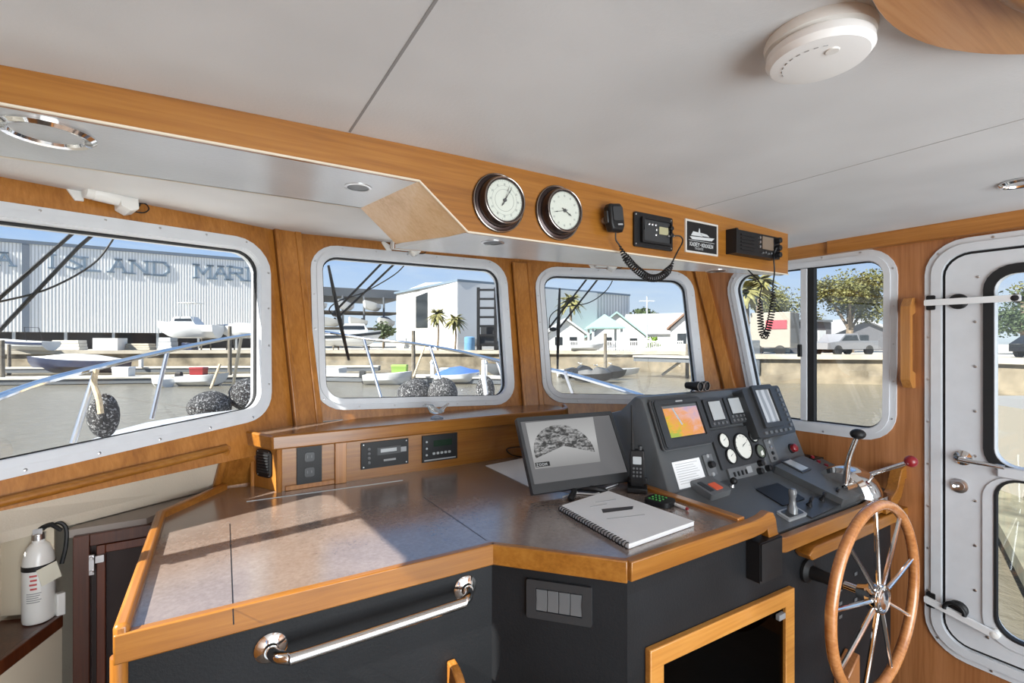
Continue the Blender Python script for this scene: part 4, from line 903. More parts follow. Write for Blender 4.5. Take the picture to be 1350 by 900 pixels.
# two small instruments
def inst(cs, lcd, label, keys):
    P, w_, h_ = onp(FC, *cs); t = thing('depth_instrument', P.o, label, 'instrument'); po = FC.p2(P.o)
    S, sw, sh_ = onp(FC, *lcd); so_ = FC.p2(S.o); sx_, sy_ = so_[0] - po[0], so_[1] - po[1]
    MB(P).plate(rounded(crect(0, 0, w_, h_), .008), 0, .020).build('housing', t, M_dgrey, bevel=.003)
    MB(P).plate(rounded(crect(sx_, sy_, sw + .006, sh_ + .006), .003), .019, .0225).build('lcd_frame', t, M_black)
    MB(P).plate(crect(sx_, sy_, sw, sh_), .0225, .0235).build('display', t, M_lcd)
    for r_ in range(keys):
        for k in range(4): led(P, w_ * (-.33 + .22 * k), -h_ * .5 + .013 + r_ * .017, .012, .010, .019, .023).build('key', t, M_mgrey)
inst(((920, 528), (944.5, 526.5), (959.5, 561), (934, 565)), ((926.7, 532), (941, 530), (951.6, 553), (936.4, 556)), 'small display instrument with pale screen next to the chart plotter', 1)
inst(((947, 525.5), (969, 524), (984.4, 557), (960.4, 559.3)), ((952.4, 528.5), (965, 526), (976.4, 543.5), (962, 547)), 'small display instrument with two rows of keys next to the radar', 2)
# radar display
P, w_, h_ = onp(FC, (971, 518.5), (1012, 511.3), (1043, 565), (1003, 573)); g_ = FC.p2(P.o); P = FC.sub(g_[0] - .045, g_[1] - .008); w_ *= 1.15; h_ *= 1.06
t = thing('radar_display', P.o, 'tall grey radar display with keys down one side and a pale screen', 'radar display')
S, sw, sh_ = onp(FC, (987, 521), (1005, 519.3), (1022, 557), (1006, 560)); so_ = FC.p2(S.o); po = FC.p2(P.o); sx_, sy_ = so_[0] - po[0] - .045, so_[1] - po[1] + .004
mb = MB(P); mb.plate(rounded(crect(0, 0, w_, h_), .014), 0, .05); mb.plate(rounded(crect(sx_ - .0, sy_, sw + .05, sh_ + .05), .008), .05, .062, [crect(sx_, sy_, sw + .01, sh_ + .01)]); mb.build('housing', t, M_dgrey, bevel=.004)
m, nt, b = newmat('radar_screen'); co = coords(nt, (1, 1, 1), 'Generated'); wv = nt.nodes.new('ShaderNodeTexWave'); wv.inputs['Scale'].default_value = .8; wv.inputs['Distortion'].default_value = 1.5; L(nt, co, wv.inputs[0]); r = ramp(nt, wv.outputs[0], [(.3, (.28, .29, .30)), (.7, (.5, .51, .52))]); L(nt, r.outputs[0], b.inputs['Base Color']); b.inputs['Roughness'].default_value = .12
MB(P).plate(crect(sx_, sy_, sw + .008, sh_ + .008), .049, .053).build('screen', t, m)
for k in range(8): led(P, w_ * .42, h_ * (.40 - .105 * k), .016, .014, .049, .054).build('key', t, M_mgrey)
for k in range(6): led(P, w_ * (-.30 + .13 * k), -h_ * .42, .020, .012, .049, .054).build('key', t, M_mgrey)
# engine gauges
P, w_, h_ = onp(FC, (937, 575), (981, 564), (1008, 603), (953, 614))
t = thing('engine_gauge_panel', P.o, 'black panel of one large and four small white engine gauges', 'gauge panel'); po = FC.p2(P.o)
MB(P).plate(rounded(crect(.0, 0, w_ + .03, h_ + .02), .006), 0, .010).build('panel', t, M_dgrey, bevel=.002)
for (px, py), rad in (((950.7, 581.6), .028), ((960.4, 602), .028), ((976, 589), .050), ((989.5, 575), .026), ((999, 595.5), .027)):
    g = FC.h2(px, py); G = FC.sub(g[0], g[1], .010); mb = MB(G); mb.mat(M_black).lathe([(rad * 1.12, 0), (rad * 1.12, .006), (rad * 1.02, .009), (rad, .006)], 28, cap=False); mb.mat(M_dial if px != 999 else M_dlcd); mb.disc(0, 0, rad * 1.02, .0, .004, 28)
    if px == 999: mb.mat(M_dial).plate([(-.004, -.018), (.016, -.016), (.014, .004), (-.002, -.002)], .004, .005)
    mb.mat(M_ink)
    for k in range(9):
        q = radians(-30 + 30 * k); mb.tube([(rad * .80 * cos(q), rad * .80 * sin(q), .0042), (rad * .93 * cos(q), rad * .93 * sin(q), .0042)], rad * .018, 4)
    mb.plate([(-rad * .1, -rad * .05), (rad * .7, rad * .35), (0, rad * .1)], .004, .0048); mb.build('gauge', t)
# small plates
P, w_, h_ = onp(FC, (1003, 580), (1013.8, 579), (1028, 607), (1017, 609))
t = thing('ignition_plate', P.o, 'narrow grey plate of small controls beside the gauges under the radar', 'control plate'); MB(P).plate(rounded(crect(0, 0, w_, h_), .004), 0, .006).build('plate', t, M_mgrey, bevel=.001)
for k in range(4): MB(P.sub(0, h_ * (.36 - .24 * k))).lathe([(.008, .006), (.007, .011), (.003, .012)], 14).build('button', t, (M_lgrey, M_steel, M_black, M_dgrey)[k])
P, w_, h_ = onp(FC, (922, 601), (933.8, 599.3), (947, 624), (935.6, 627))
t = thing('wiper_control_plate', P.o, 'narrow dark plate with one black knob between the paper note and gauges', 'control plate'); MB(P).plate(rounded(crect(0, 0, w_, h_), .004), 0, .006).build('plate', t, M_mgrey, bevel=.001)
MB(P).lathe([(.014, .006), (.012, .024), (.006, .026)], 16).build('knob', t, M_black)
for y in (.034, -.036): MB(P.sub(0, y)).lathe([(.008, .006), (.007, .009), (.002, .010)], 12).build('lamp', t, M_lgrey)
P, w_, h_ = onp(FC, (880.4, 612), (917, 605.6), (936, 634), (900, 642)); mb = MB(P); mb.mat(M_paper).plate(crect(0, 0, w_, h_), .0005, .0018); mb.mat(M_lgrey)
for k in range(9): mb.plate(rect(-w_ * .42, h_ * (.38 - .09 * k), w_ * (.38 - .15 * ((k * 7) % 4) / 3), h_ * (.38 - .09 * k) + .0016), .0018, .0022)
tag(mb.build('paper_note', None), 'white handwritten note stuck on the console below the chart plotter', 'paper note')
P, w_, h_ = onp(FC, (955, 618), (1006, 607), (1013, 622), (962, 633))
t = thing('accessory_switch_panel', P.o, 'grey strip of small switches with black knobs under the engine gauges', 'switch panel'); MB(P).plate(rounded(crect(0, 0, w_, h_), .004), 0, .010).build('plate', t, M_mgrey, bevel=.001)
for k in range(4): led(P, -w_ * .38 + .026 * k, -.004, .008, .018, .010, .014).build('toggle', t, M_black)
led(P, .0, .002, .034, .026, .010, .012).build('label_plate', t, M_lgrey)
for x, y in ((w_ * .22, -.014), (w_ * .30, .016), (w_ * .45, -.010)): MB(P.sub(x, y)).lathe([(.014, .010), (.012, .030), (.006, .032)], 16).build('knob', t, M_black)
g = FC.h2(1043, 591); G = FC.sub(*g); t = thing('red_stop_button', G.o, 'round red button high on the console below the radar corner', 'button'); MB(G).lathe([(.022, 0), (.021, .006), (.017, .008)], 20).build('collar', t, M_black); MB(G).lathe([(.018, .006), (.018, .022), (.012, .027), (.001, .028)], 20).build('button_cap', t, M_red)
# binoculars on top of the console
t = thing('binoculars', (1.70, 1.40, 1.228), 'black binoculars lying on the console top behind the chart plotter', 'binoculars'); bt = onY(912, 511, 1.36)
for s_ in (-1, 1):
    B = Pl((bt.x + s_ * .021, 1.31, 1.312), (1, 0, 0), (0, 0, 1)); MB(B).lathe([(.014, -.06), (.016, -.04), (.018, -.01), (.0205, .0), (.0205, .010), (.018, .011), (.016, .003)], 20, cap=False).build('barrel', t, M_black); MB(B).disc(0, 0, .017, .0, .004, 20).build('lens', t, M_dglass if False else plain('dark_lens', (.02, .022, .025), .05)); MB(B).torus(.019, .0012, .0105, 24, 6).build('lens_ring', t, M_steel)
mb = MB(); mb.box(bt.x - .016, 1.32, 1.300, bt.x + .016, 1.36, 1.318); mb.build('bridge', t, M_black, bevel=.003)
t['label'] = 'pair of black binoculars lying on top of the console'
# the desk in front of it
DK0, DK1 = (.887, .866), (1.172, .9557)
mb = MB(); mb.loft([[(x, .8955, .8687), (x, 1.172, .9557), (x, 1.172, .90), (x, .8955, .86)] for x in (X0 - .008, XS - .035)]); mb.build('desk_panel', body, M_grey)
mb = MB(); mb.box(X1, 1.16, .93, XS - .02, 1.80, .955); mb.build('side_well', body, M_black)
FD = Pl((0, DK0[0], DK0[1]), (1, 0, 0), (0, DK1[0] - DK0[0], DK1[1] - DK0[1]))
P, w_, h_ = onp(FD, (907, 641), (934, 634), (962, 652), (938, 661), rot=True)
t = thing('wired_autopilot_handset', P.o, 'flat grey handset with a red key on the desk below the paper note', 'handset'); MB(P).plate(rounded(crect(0, 0, w_, h_), .008), 0, .024).build('body', t, M_mgrey, bevel=.004); MB(P).plate(rounded(crect(w_ * .08, -h_ * .12, w_ * .34, h_ * .4), .003), .024, .027).build('red_key', t, M_orange); MB(P).plate(rounded(crect(-w_ * .28, 0, w_ * .2, h_ * .6), .003), .024, .026).build('display', t, M_dgrey)
g = FD.h2(965, 641); G = FD.sub(*g); t = thing('black_ball_knob', G.o, 'small black ball knob on the desk under the switch strip', 'knob'); MB(G).lathe([(.010, 0), (.007, .004), (.006, .014)], 14).build('stem', t, M_steel); MB(G).ball((0, 0, .024), .014).build('ball', t, M_black)
P, w_, h_ = onp(FD, (996, 646), (1022, 638), (1062, 656), (1034, 668), rot=False)
mb = MB(P); mb.plate(rounded(crect(0, 0, w_, h_), .006), .0005, .004); tag(mb.build('rubber_mat', None, M_black), 'thin black mat lying on the helm desk', 'mat')
# autopilot wedge
P, w_, h_ = onp(FD, (1020, 620), (1056, 608), (1143, 655), (1108, 668)); P = FD.sub(*FD.p2(P.o)); 
q = [FD.h2(*p) for p in ((1018, 622), (1056, 608), (1150, 652), (1110, 668))]
t = thing('raised_control_pod', P.o, 'long raised dark pod on the desk running from the red button to the throttle', 'control pod'); mb = MB(FD); mb.plate(rounded(q, .008), 0, .030); mb.build('pod_shell', t, M_grey, bevel=.004)
FD2 = FD.sub(0, 0, .030); q = [FD2.h2(*p) for p in ((1029, 609), (1040, 605), (1070, 619), (1058, 624))]; MB(FD2).plate(rounded(q, .004), 0, .005).build('display_bezel', t, M_dgrey, bevel=.001); MB(FD2).plate(offset(q, -.010), .005, .006).build('display', t, M_lcd)
for px, py in ((1070, 605), (1078, 611), (1088, 616)):
    g = FD.h2(px, py); G = FD.sub(*g); t = thing('red_push_button', G.o, 'small dark red button on the well between the pod and the side window', 'button', 'small red buttons behind the pod'); MB(G).lathe([(.013, 0), (.012, .008)], 14).build('collar', t, M_black); MB(G).lathe([(.009, .006), (.009, .016), (.004, .018)], 14).build('button_cap', t, M_red)
# knob panel
q = [FD.h2(*p) for p in ((1042, 670), (1092, 649), (1122, 660), (1070, 684))]
cx_ = sum(p[0] for p in q) / 4; cy_ = sum(p[1] for p in q) / 4; t = thing('thruster_panel', FD.at(cx_, cy_), 'flat black panel with three black T-handled knobs at the desk edge', 'control panel'); MB(FD).plate(rounded(q, .004), 0, .006).build('plate', t, M_dgrey, bevel=.001)
for px, py in ((1066, 668), (1083, 661), (1101, 655)):
    g = FD.h2(px, py); G = FD.sub(*g, .006); mb = MB(G); mb.lathe([(.011, 0), (.010, .006), (.006, .010), (.005, .022)], 14); mb.tube([(-.018, -.006, .026), (0, 0, .030), (.018, .006, .026)], [.005, .007, .005], 8); mb.build('t_handle', t, M_black)
# tray with joystick-like clear bottle
P, w_, h_ = onp(FD, (1022, 677), (1046, 669), (1064, 680), (1041, 688), rot=True); mb = MB(P); mb.plate(rounded(crect(0, 0, w_, h_), .006), 0.0003, .010); t = thing('joystick', P.o, 'clear and silver joystick on a white-edged base at the desk front', 'joystick'); mb.build('base_plate', t, M_lgrey, bevel=.002); MB(P).plate(rounded(crect(0, 0, w_ * .8, h_ * .7), .005), .010, .012).build('inlay', t, M_dgrey)
D3 = Pl(P.at(0, 0, .012), (1, 0, 0), (0, 1, 0)); MB(D3).lathe([(.018, -.004), (.017, .016), (.012, .026), (.010, .050), (.013, .056), (.014, .075), (.010, .082)], 20).build('stick', t, plain('clear_plastic', (.16, .17, .18), .12, spec=.8))
# throttle binnacle
P = FD.hit(1122, 652); C0 = P + V((.03, .03, .0))
t = thing('throttle_control', (C0.x, C0.y, C0.z), 'chrome domed throttle with black-knobbed lever and red-knobbed lever', 'throttle')
Bx = Pl((C0.x - .04, C0.y, C0.z - .01), (0, 1, 0), (0, 0, 1)); Bx = Pl(Bx.o, Bx.u, Bx.v)
O = [(.115 * cos(q), .118 * sin(q)) for q in [pi * k / 12 for k in range(13)]]
sg = 1 if Bx.n.x > 0 else -1
mb = MB(Bx); mb.loft([[(x * s_, y * s_, sg * z) for x, y in O] for z, s_ in ((-.015, .80), (.0, .96), (.02, 1), (.075, 1), (.095, .96), (.11, .80))]); mb.build('dome_housing', t, M_chrome, bevel=.002)
mb = MB(TR(C0.x, C0.y, C0.z)); mb.plate(rounded(crect(.015, 0, .17, .25), .02), -.02, .006); mb.build('base_plate', t, M_chrome, bevel=.002)
hubL = V((C0.x - .075, C0.y - .03, C0.z + .035))
kb = onX(1131, 573, hubL.x - .0); kb = V((hubL.x, hubL.y + .03, hubL.z + .175))
fwv = V((0, 1, 0)); r_ = ray(1131, 572); k_ = hubL.x / r_.x; kb = EYE + r_ * k_
mb = MB(); mb.tube([hubL - V((.02, 0, 0)), hubL + V((.02, 0, 0))], .018, 18); mb.build('hub', t, M_chrome)
mb = MB(); mb.tube(smooth_path([hubL, hubL.lerp(kb, .5) + V((0, .012, .0)), kb], 6), [.011] * 6 + [.009] * 7, 12); mb.build('lever', t, M_chrome)
mb = MB(TR(*kb)); mb.ball((0, 0, 0), .027, 16, (1, 1, .75)); mb.build('black_knob', t, M_black)
hubR = V((C0.x + .085, C0.y - .01, C0.z + .045)); r_ = ray(1201, 608); kr = EYE + r_ * ((hubR.x + .02) / r_.x)
mb = MB(); mb.tube([hubR - V((.02, 0, 0)), hubR + V((.02, 0, 0))], .016, 18); mb.build('hub', t, M_chrome)
mb = MB(); mb.tube([hubR, hubR.lerp(kr, .5), kr], [.010, .009, .008], 12); mb.build('lever', t, M_chrome)
mb = MB(TR(*kr)); mb.ball((0, 0, 0), .023, 16); mb.build('red_knob', t, M_red)
# teak end piece to the wall
mb = MB(); ribbon(mb, [(2.27, ZK - .084), (2.33, ZK - .080), (2.375, ZK - .055), (2.40, ZK - .01), (2.42, ZK + .02), (XS - .004, ZK + .03)], .846, .887, .055); mb.build('curved_end_edging', ctr, wx, bevel=.003)
mb = MB(); a, b = GC.h2(1047, 722), GC.h2(1130, 690); mb = MB(GC); mb.plate([(a[0], a[1] - .008), (a[0] + .04, a[1] + .012), (2.02, a[1] + .012), (2.02, a[1] - .030), (a[0] + .02, a[1] - .030)], .0, .05)
tag(mb.build('teak_drawer_lip', None, wx, bevel=.004), 'short teak lip under the helm edging behind the wheel', 'teak strip')
# ---------------------------------------------------------------- steering wheel
WC = V((1.757, .68, .704)); WPn = Pl(WC, (1, 0, 0), (0, 0, 1))
t = thing('steering_wheel', (WC.x, WC.y, WC.z - .30), 'varnished teak ship wheel with ten stainless spokes in front of the helm', 'steering wheel')
mb = MB(WPn); R = .284; N = 72
mb.tube([(R * cos(2 * pi * k / N), R * sin(2 * pi * k / N), 0) for k in range(N)], .0155, 14, closed=True); mb.build('rim', t, wood('varnished_rim', 1, (.34, .12, .035), (.50, .20, .06), (.62, .29, .11), .2, .8))
for k in range(9):
    q = radians(12 + 40 * k); mb = MB(WPn); mb.tube([(.03 * cos(q), .03 * sin(q), .006), (.15 * cos(q), .15 * sin(q), .004), (.274 * cos(q), .274 * sin(q), 0)], [.0075, .0068, .0062], 10); mb.build('spoke', t, M_chrome)
t['label'] = 'varnished teak wheel with slim stainless spokes in front of the helm'
MB(WPn).lathe([(.022, -.05), (.034, -.025), (.042, -.015), (.044, .012), (.040, .018), (.036, .012), (.030, .012), (.028, .022), (.016, .026), (.001, .027)], 32).build('hub', t, M_chrome)
MB(WPn).torus(.040, .005, .017, 32, 8).build('hub_ring', t, M_chrome)
MB(WPn).lathe([(.014, -.09), (.014, -.04)], 20).build('shaft', t, M_chrome)
mb = MB(WPn); mb.lathe([(.040, -.21), (.040, -.200), (.024, -.19), (.020, -.15), (.019, -.10), (.016, -.09)], 32); mb.build('helm_pump', t, M_black)
g = GC.h2(1110, 760); mb = MB(GC)
t = thing('chrome_grille_plate', GC.at(1.995, -.76), 'tall chrome vent plate on the black front behind the wheel', 'vent plate'); MB(GC).plate(rounded(crect(1.995, -.76, .09, .26), .04), 0, .006, [rounded(crect(1.995, -.76, .06, .22), .028)]).build('frame', t, M_chrome)
mb = MB(GC)
mb.plate(crect(1.995, -.76, .066, .226), .0, .002)
mb.build('backing', t, M_steel)
for k in range(6): MB(GC).plate(rounded(crect(1.995, -.67 - .036 * k, .05, .016), .007), .002, .006).build('louvre', t, M_chrome)
# teak foot bracket under the wheel
P = onY(1119, 893, .84); mb = MB(Pl((P.x, .84, P.z), (1, 0, 0), (0, 0, 1))); mb.plate([(.0, .0), (.085, .055), (.085, -.30), (.0, -.30)], -.05, .0); tag(mb.build('foot_bracket', None, wr, bevel=.004), 'reddish teak block on the black front below the wheel hub', 'foot rest')
# ================================================================ starboard side: grab handle, door
g = W4P.h2(1201, 452); P = W4P.sub(*g); t = thing('teak_grab_handle', P.at(0, -.19), 'vertical varnished teak grab handle between side window and door', 'grab handle')
hd = wood('handle_teak', 2, (.34, .13, .03), (.46, .20, .05), (.56, .27, .09), .25, .6)
mb = MB(Pl(P.o, P.n, P.v)); mb.plate(rounded([(0, -.185), (.03, -.185), (.058, -.150), (.058, .150), (.03, .185), (0, .185), (0, .125), (.030, .115), (.030, -.115), (0, -.125)], .008, 4), -.016, .016); mb.build('handle_bar', t, hd, bevel=.006)
dr = tag(thing('door_1', W4P.at(-.30, -1.23), None, None), kind='structure')
DO = rect(-.784, -1.233, .12, .398)
mb = MB(W4P); mb.mat(M_white)
mb.plate(rounded(DO, .13), -.002, .008, [rounded(offset(DO, -.052), .085)]); mb.plate(rounded(offset(DO, -.022), .11), .006, .015, [rounded(offset(DO, -.054), .085)]); mb.plate(rounded(offset(DO, -.042), .095), -.06, .004, [rounded(offset(DO, -.054), .085)])
mb.mat(M_steel)
for p in on_path(rounded(offset(DO, -.011), .12), .17): mb.lathe([(.0045, .007), (.0045, .0095), (.002, .0105)], 8, p[0], p[1])
mb.build('door_frame', dr)
MB(W4P).plate(rounded(offset(DO, -.054), .085), -.03, -.004, [rounded(offset(DO, -.066), .078)]).build('door_seal', dr, M_rub)
LF = rounded(offset(DO, -.064), .078)
up = rounded(rect(-.578, -.456, -.08, .249), .06); lw = rounded(rect(-.578, -1.084, -.08, -.500), .07)
leaf = MB(W4P).plate(LF, -.035, .003, [up, lw]).build('door_leaf', dr, M_white)
MB(W4P).plate(rounded(rect(-.609, -.490, -.05, .282), .09), -.0, .010, [rounded(rect(-.580, -.458, -.078, .247), .06)]).build('gasket', leaf, M_rub)
mb = MB(W4P); mb.plate(rounded(rect(-.612, -1.118, -.05, -.492), .09), .0, .008, [lw]); mb.build('lower_window_frame', leaf, M_white, bevel=.001)
MB(W4P).plate(rounded(rect(-.580, -1.086, -.078, -.498), .07), -.012, .010, [rounded(rect(-.572, -1.078, -.086, -.506), .066)]).build('gasket', leaf, M_rub)
MB(W4P).plate(rect(-.57, -.497, -.05, -.457), .0, .018).build('crossbar', leaf, M_white, bevel=.004)
MB(W4P).plate(rounded(rect(-.576, -.452, -.082, .246), .06), -.02, -.014).build('glass', leaf, M_glass); MB(W4P).plate(rounded(rect(-.576, -1.082, -.082, -.502), .07), -.02, -.014).build('glass', leaf, M_glass)
mb = MB(W4P); 
for p in on_path(rounded(rect(-.632, -1.13, -.03, .31), .10), .17): mb.lathe([(.0055, .002), (.0055, .005), (.0025, .0065)], 8, p[0], p[1])
mb.build('screw_row', leaf, M_steel)
hn = MB(W4P.sub(-.667, -.448)); hn.lathe([(.029, .003), (.028, .009), (.018, .012), (.010, .016), (.009, .045)], 24); hn = hn.build('door_handle', dr, M_chrome)
MB(W4P.sub(-.667, -.448)).tube([(0, 0, .045), (.03, -.002, .050), (.125, -.004, .050)], [.010, .009, .008], 12).build('lever', hn, M_chrome)
MB(W4P.sub(-.678, -.559)).lathe([(.028, .003), (.027, .009), (.018, .012), (.017, .014), (.001, .015)], 24).build('lock_plate', dr, M_steel); MB(W4P.sub(-.678, -.559)).tube([(-.004, 0, .014), (-.008, 0, .03)], [.008, .006], 12).build('thumb_turn', dr, M_chrome)
def dog(u, v, v2, n, full):
    d = MB(W4P); d.plate(rounded(rect(u - .014, v - .012, u + .26, v + .012), .005) if full else rounded([(u - .014, v - .012), (u + .20, v2 - .014), (u + .20, v2 + .012), (u - .014, v + .014)], .005), .022, .032); d = d.build('dog_bar', dr, M_gloss_w, bevel=.002)
    mb = MB(W4P); mb.plate(rounded(crect(u + .004, v, .028, .058), .005), .006, .022); mb.build('bar_keeper', d, M_black, bevel=.002)
    MB(W4P.sub(u + .085, v)).lathe([(.030, .003), (.029, .014), (.022, .02)], 22).build('pivot_disc', d, M_black)
    MB(W4P.sub(u + .245 if full else u + .19, v if full else v2)).lathe([(.016, .0), (.015, .03), (.008, .034)], 16).build('end_stop', d, M_rub if full else M_wplas)
dog(-.765, .155, .155, 1, 1); dog(-.765, -1.035, -1.075, 2, 0)
g = W4P.h2(1262, 800); M_h = MB(W4P.sub(-.685, -1.03)); M_h.tube([(.03 * cos(q) - .0, .03 * sin(q) - .01, .034) for q in [radians(a) for a in range(-10, 200, 15)]], .007, 10); M_h.build('release_ring', dr, M_black)
# ================================================================ outside: own foredeck, rails, fenders, wipers
random.seed(11)
ZW, ZG = -1.7, .45
def gp(px, d, z): P = at(px, 450, d); return V((P.x, P.y, z))
M_tan = plain('concrete_tan', (.40, .36, .29), .85, var=.15, vscale=.6); M_dock = plain('dock_planks', (.52, .49, .43), .85, var=.15, vscale=1.5)
M_hullw = plain('boat_white', (.62, .63, .63), .35); M_navy = plain('navy_hull', (.02, .03, .07), .3); M_steelw = plain('grey_siding', (.42, .44, .45), .6)
M_pile = plain('piling_wood', (.16, .14, .11), .9, var=.3, vscale=4); M_roofg = plain('roof_grey', (.10, .11, .12), .6); M_dark = plain('void_shade', (.012, .012, .014), .8)
M_wallw = plain('painted_white', (.60, .60, .59), .7); M_green_r = plain('green_roof', (.26, .40, .37), .6); M_asph = plain('ground', (.42, .39, .33), .9, var=.2, vscale=.2)
M_leaf = plain('leaf_olive', (.115, .115, .035), .7, var=.5, vscale=1.2); M_leafd = plain('leaf_dark', (.05, .075, .028), .7, var=.4, vscale=1.2); M_trunk = plain('trunk', (.17, .13, .09), .9, var=.3, vscale=3); M_palm = plain('palm_frond', (.16, .15, .05), .7, var=.4, vscale=2)
M_deck = plain('deck_white', (.45, .46, .48), .35); M_win = plain('dark_window', (.02, .025, .03), .15)
def siding(name, c, k=4.0):
    m, nt, b = newmat(name); co = coords(nt, (1, 1, 1)); wv = nt.nodes.new('ShaderNodeTexWave'); wv.bands_direction = 'X'; wv.inputs['Scale'].default_value = k; wv.inputs['Detail'].default_value = 0
    L(nt, co, wv.inputs[0]); r = ramp(nt, wv.outputs[0], [(.05, tuple(x * .62 for x in c)), (.3, c), (1, tuple(min(1, x * 1.08) for x in c))]); L(nt, r.outputs[0], b.inputs['Base Color']); b.inputs['Roughness'].default_value = .55; bump(nt, b, wv.outputs[0], .4, .05); return m
M_side = siding('ribbed_siding', (.80, .80, .78), .9)
# deck
ed = [onZ(*p, .95) for p in ((20, 640), (60, 607), (90, 588), (140, 569), (190, 556), (260, 545), (335, 537), (430, 525), (560, 522), (668, 520), (760, 530), (850, 560))]
mb = MB(); poly = [(p.x, p.y) for p in ed]
near = [(2.35, 1.98), (1.62, 2.62), (.26, 2.66), (-.76, 2.02)]
mb.plate(poly + near, .80, .95); tag(mb.build('foredeck', None, M_deck, bevel=.03), 'white foredeck of the boat seen just outside the windshield', 'deck')
# bow rail
rp = [(-60, 548, 1.75), (0, 523, 1.9), (60, 502, 2.2), (125, 485, 2.5), (222, 462, 3.3), (318, 443, 4.2), (380, 438, 4.9), (430, 438, 5.2), (485, 447, 5.15), (540, 452, 5.0), (600, 462, 4.6), (665, 477, 4.1), (735, 489, 3.6), (800, 507, 3.2), (850, 523, 2.95), (930, 548, 2.7)]
RP = [at(*p) for p in rp]
t = thing('bow_rail', (RP[6].x, RP[6].y, .95), 'polished tubular bow rail curving around the foredeck', 'railing')
MB().tube(smooth_path(RP, 5), .0155, 10).build('top_rail', t, M_chrome)
for (a, b) in (((96, 584, 2.38), (127, 487, 2.5)), ((200, 552, 3.15), (221, 463, 3.3)), ((307, 509, 4.6), (318, 444, 4.2)), ((505, 533, 4.5), (480, 448, 5.1)), ((585, 515, 4.45), (567, 457, 4.8)), ((668, 515, 4.2), (655, 476, 4.2)), ((757, 523, 3.7), (745, 491, 3.5))):
    MB().tube([at(*a), at(*b)], .0135, 10).build('stanchion', t, M_steel)
# fenders with speckled covers
m, nt, b = newmat('speckled_cover'); n = noise(nt, 70, coords(nt), 4, .8); r = ramp(nt, n.outputs[0], [(.545, (.012, .012, .014)), (.60, (.5, .5, .5))]); L(nt, r.outputs[0], b.inputs['Base Color']); b.inputs['Roughness'].default_value = .9; bump(nt, b, n.outputs[0], .8, .02); M_speck = m
def fender(px, py, d, rx, rz, label, rope=None):
    c = at(px, py, d); t = thing('fender', (c.x, c.y, c.z - rz), label, 'fender', None)
    mb = MB(TR(*c)); m_ = 10; nn = 18; lp = []
    for i in range(m_ + 1):
        a = pi * (i + .03) / (m_ + .06); lp.append([(rx * sin(a) * cos(2 * pi * k / nn) * (1 + .06 * sin(5 * k)), rx * sin(a) * sin(2 * pi * k / nn), -rz * cos(a) * (1 + .04 * cos(3 * k))) for k in range(nn)])
    mb.loft(lp); mb.build('fender_body', t, M_speck)
    if rope: MB().tube(smooth_path([at(*q) for q in rope], 5), .013 if len(rope) > 2 else .010, 8).build('rope', t, plain('rope_tan', (.62, .48, .30), .9, var=.2, vscale=60))
fender(137, 548, 2.55, .068, .115, 'black speckled round fender hung by a thick tan rope from the bow rail', [(127, 487, 2.46), (124, 505, 2.44), (130, 525, 2.42), (133, 545, 2.42)])
fender(277, 537, 3.9, .155, .13, 'black speckled mound-like fender at the deck edge behind the port window corner', [(278, 512, 3.9), (290, 480, 4.0)])
fender(330, 520, 4.1, .16, .14, 'tall black speckled fender at the right edge of the port window')
fender(548, 520, 4.6, .17, .15, 'left of two lumpy black speckled fenders beyond the middle window', [(545, 497, 4.6), (560, 456, 4.9)])
fender(584, 519, 4.55, .14, .15, 'right of two lumpy black speckled fenders beyond the middle window')
fender(640, 515, 4.3, .085, .13, 'small dark fender with a white cylinder above it beyond the middle window')
mb = MB(); mb.tube([at(641, 520, 4.15), at(638, 500, 4.15), at(637, 474, 4.15)], [.018, .022, .014], 12); tag(mb.build('rail_cushion', None, M_gloss_w), 'white upright cylinder lashed to the bow rail', 'cushion')
# wipers outside the glass
def wiper(P, blade, arms, cable, label, piv=None):
    Q = P.sub(0, 0, -.075); pts = [Q.hit(*p) for p in arms[0]]; t = thing('wiper', pts[0], label, 'wiper')
    for a in arms: MB().tube([Q.hit(*p) for p in a], .0055, 6).build('arm', t, M_black)
    if cable: MB().tube(smooth_path([Q.hit(*p) for p in cable], 5), .003, 6).build('wash_hose', t, M_black)
    if blade:
        B = P.sub(0, 0, -.045); pts = [B.hit(*p) for p in blade]; MB().tube(pts, [.006, .011, .006] if len(pts) == 3 else .007, 6).build('blade', t, M_black)
    if piv: MB(TR(*Q.hit(*piv))).ball((0, 0, 0), .022, 10, (1, 1, .6)).build('blade_joint', t, M_black)
wiper(W1P, None, [[(112, 293), (70, 330), (-20, 410)], [(138, 296), (104, 325), (-20, 456)]], [(156, 300), (146, 320), (120, 350), (60, 382), (-20, 402)], 'black wiper arms crossing the port window')
for a, b, w_ in (((112, 293), (72, 328), .012), ((138, 296), (104, 326), .012)):
    pass
wiper(W2P, [(433, 350), (446, 414), (460, 475)], [[(510, 340), (440, 412)], [(526, 342), (448, 416)]], [(538, 344), (520, 362), (480, 385), (448, 396), (434, 408), (446, 418)], 'black wiper with upright blade on the middle window', (443, 414))
wiper(W3P, [(738, 380), (736, 432), (735, 486)], [[(778, 362), (724, 432)], [(792, 363), (736, 434)]], [(812, 360), (800, 382), (776, 399), (742, 405), (726, 416), (724, 432)], 'black wiper with upright blade on the starboard forward window', (729, 434))
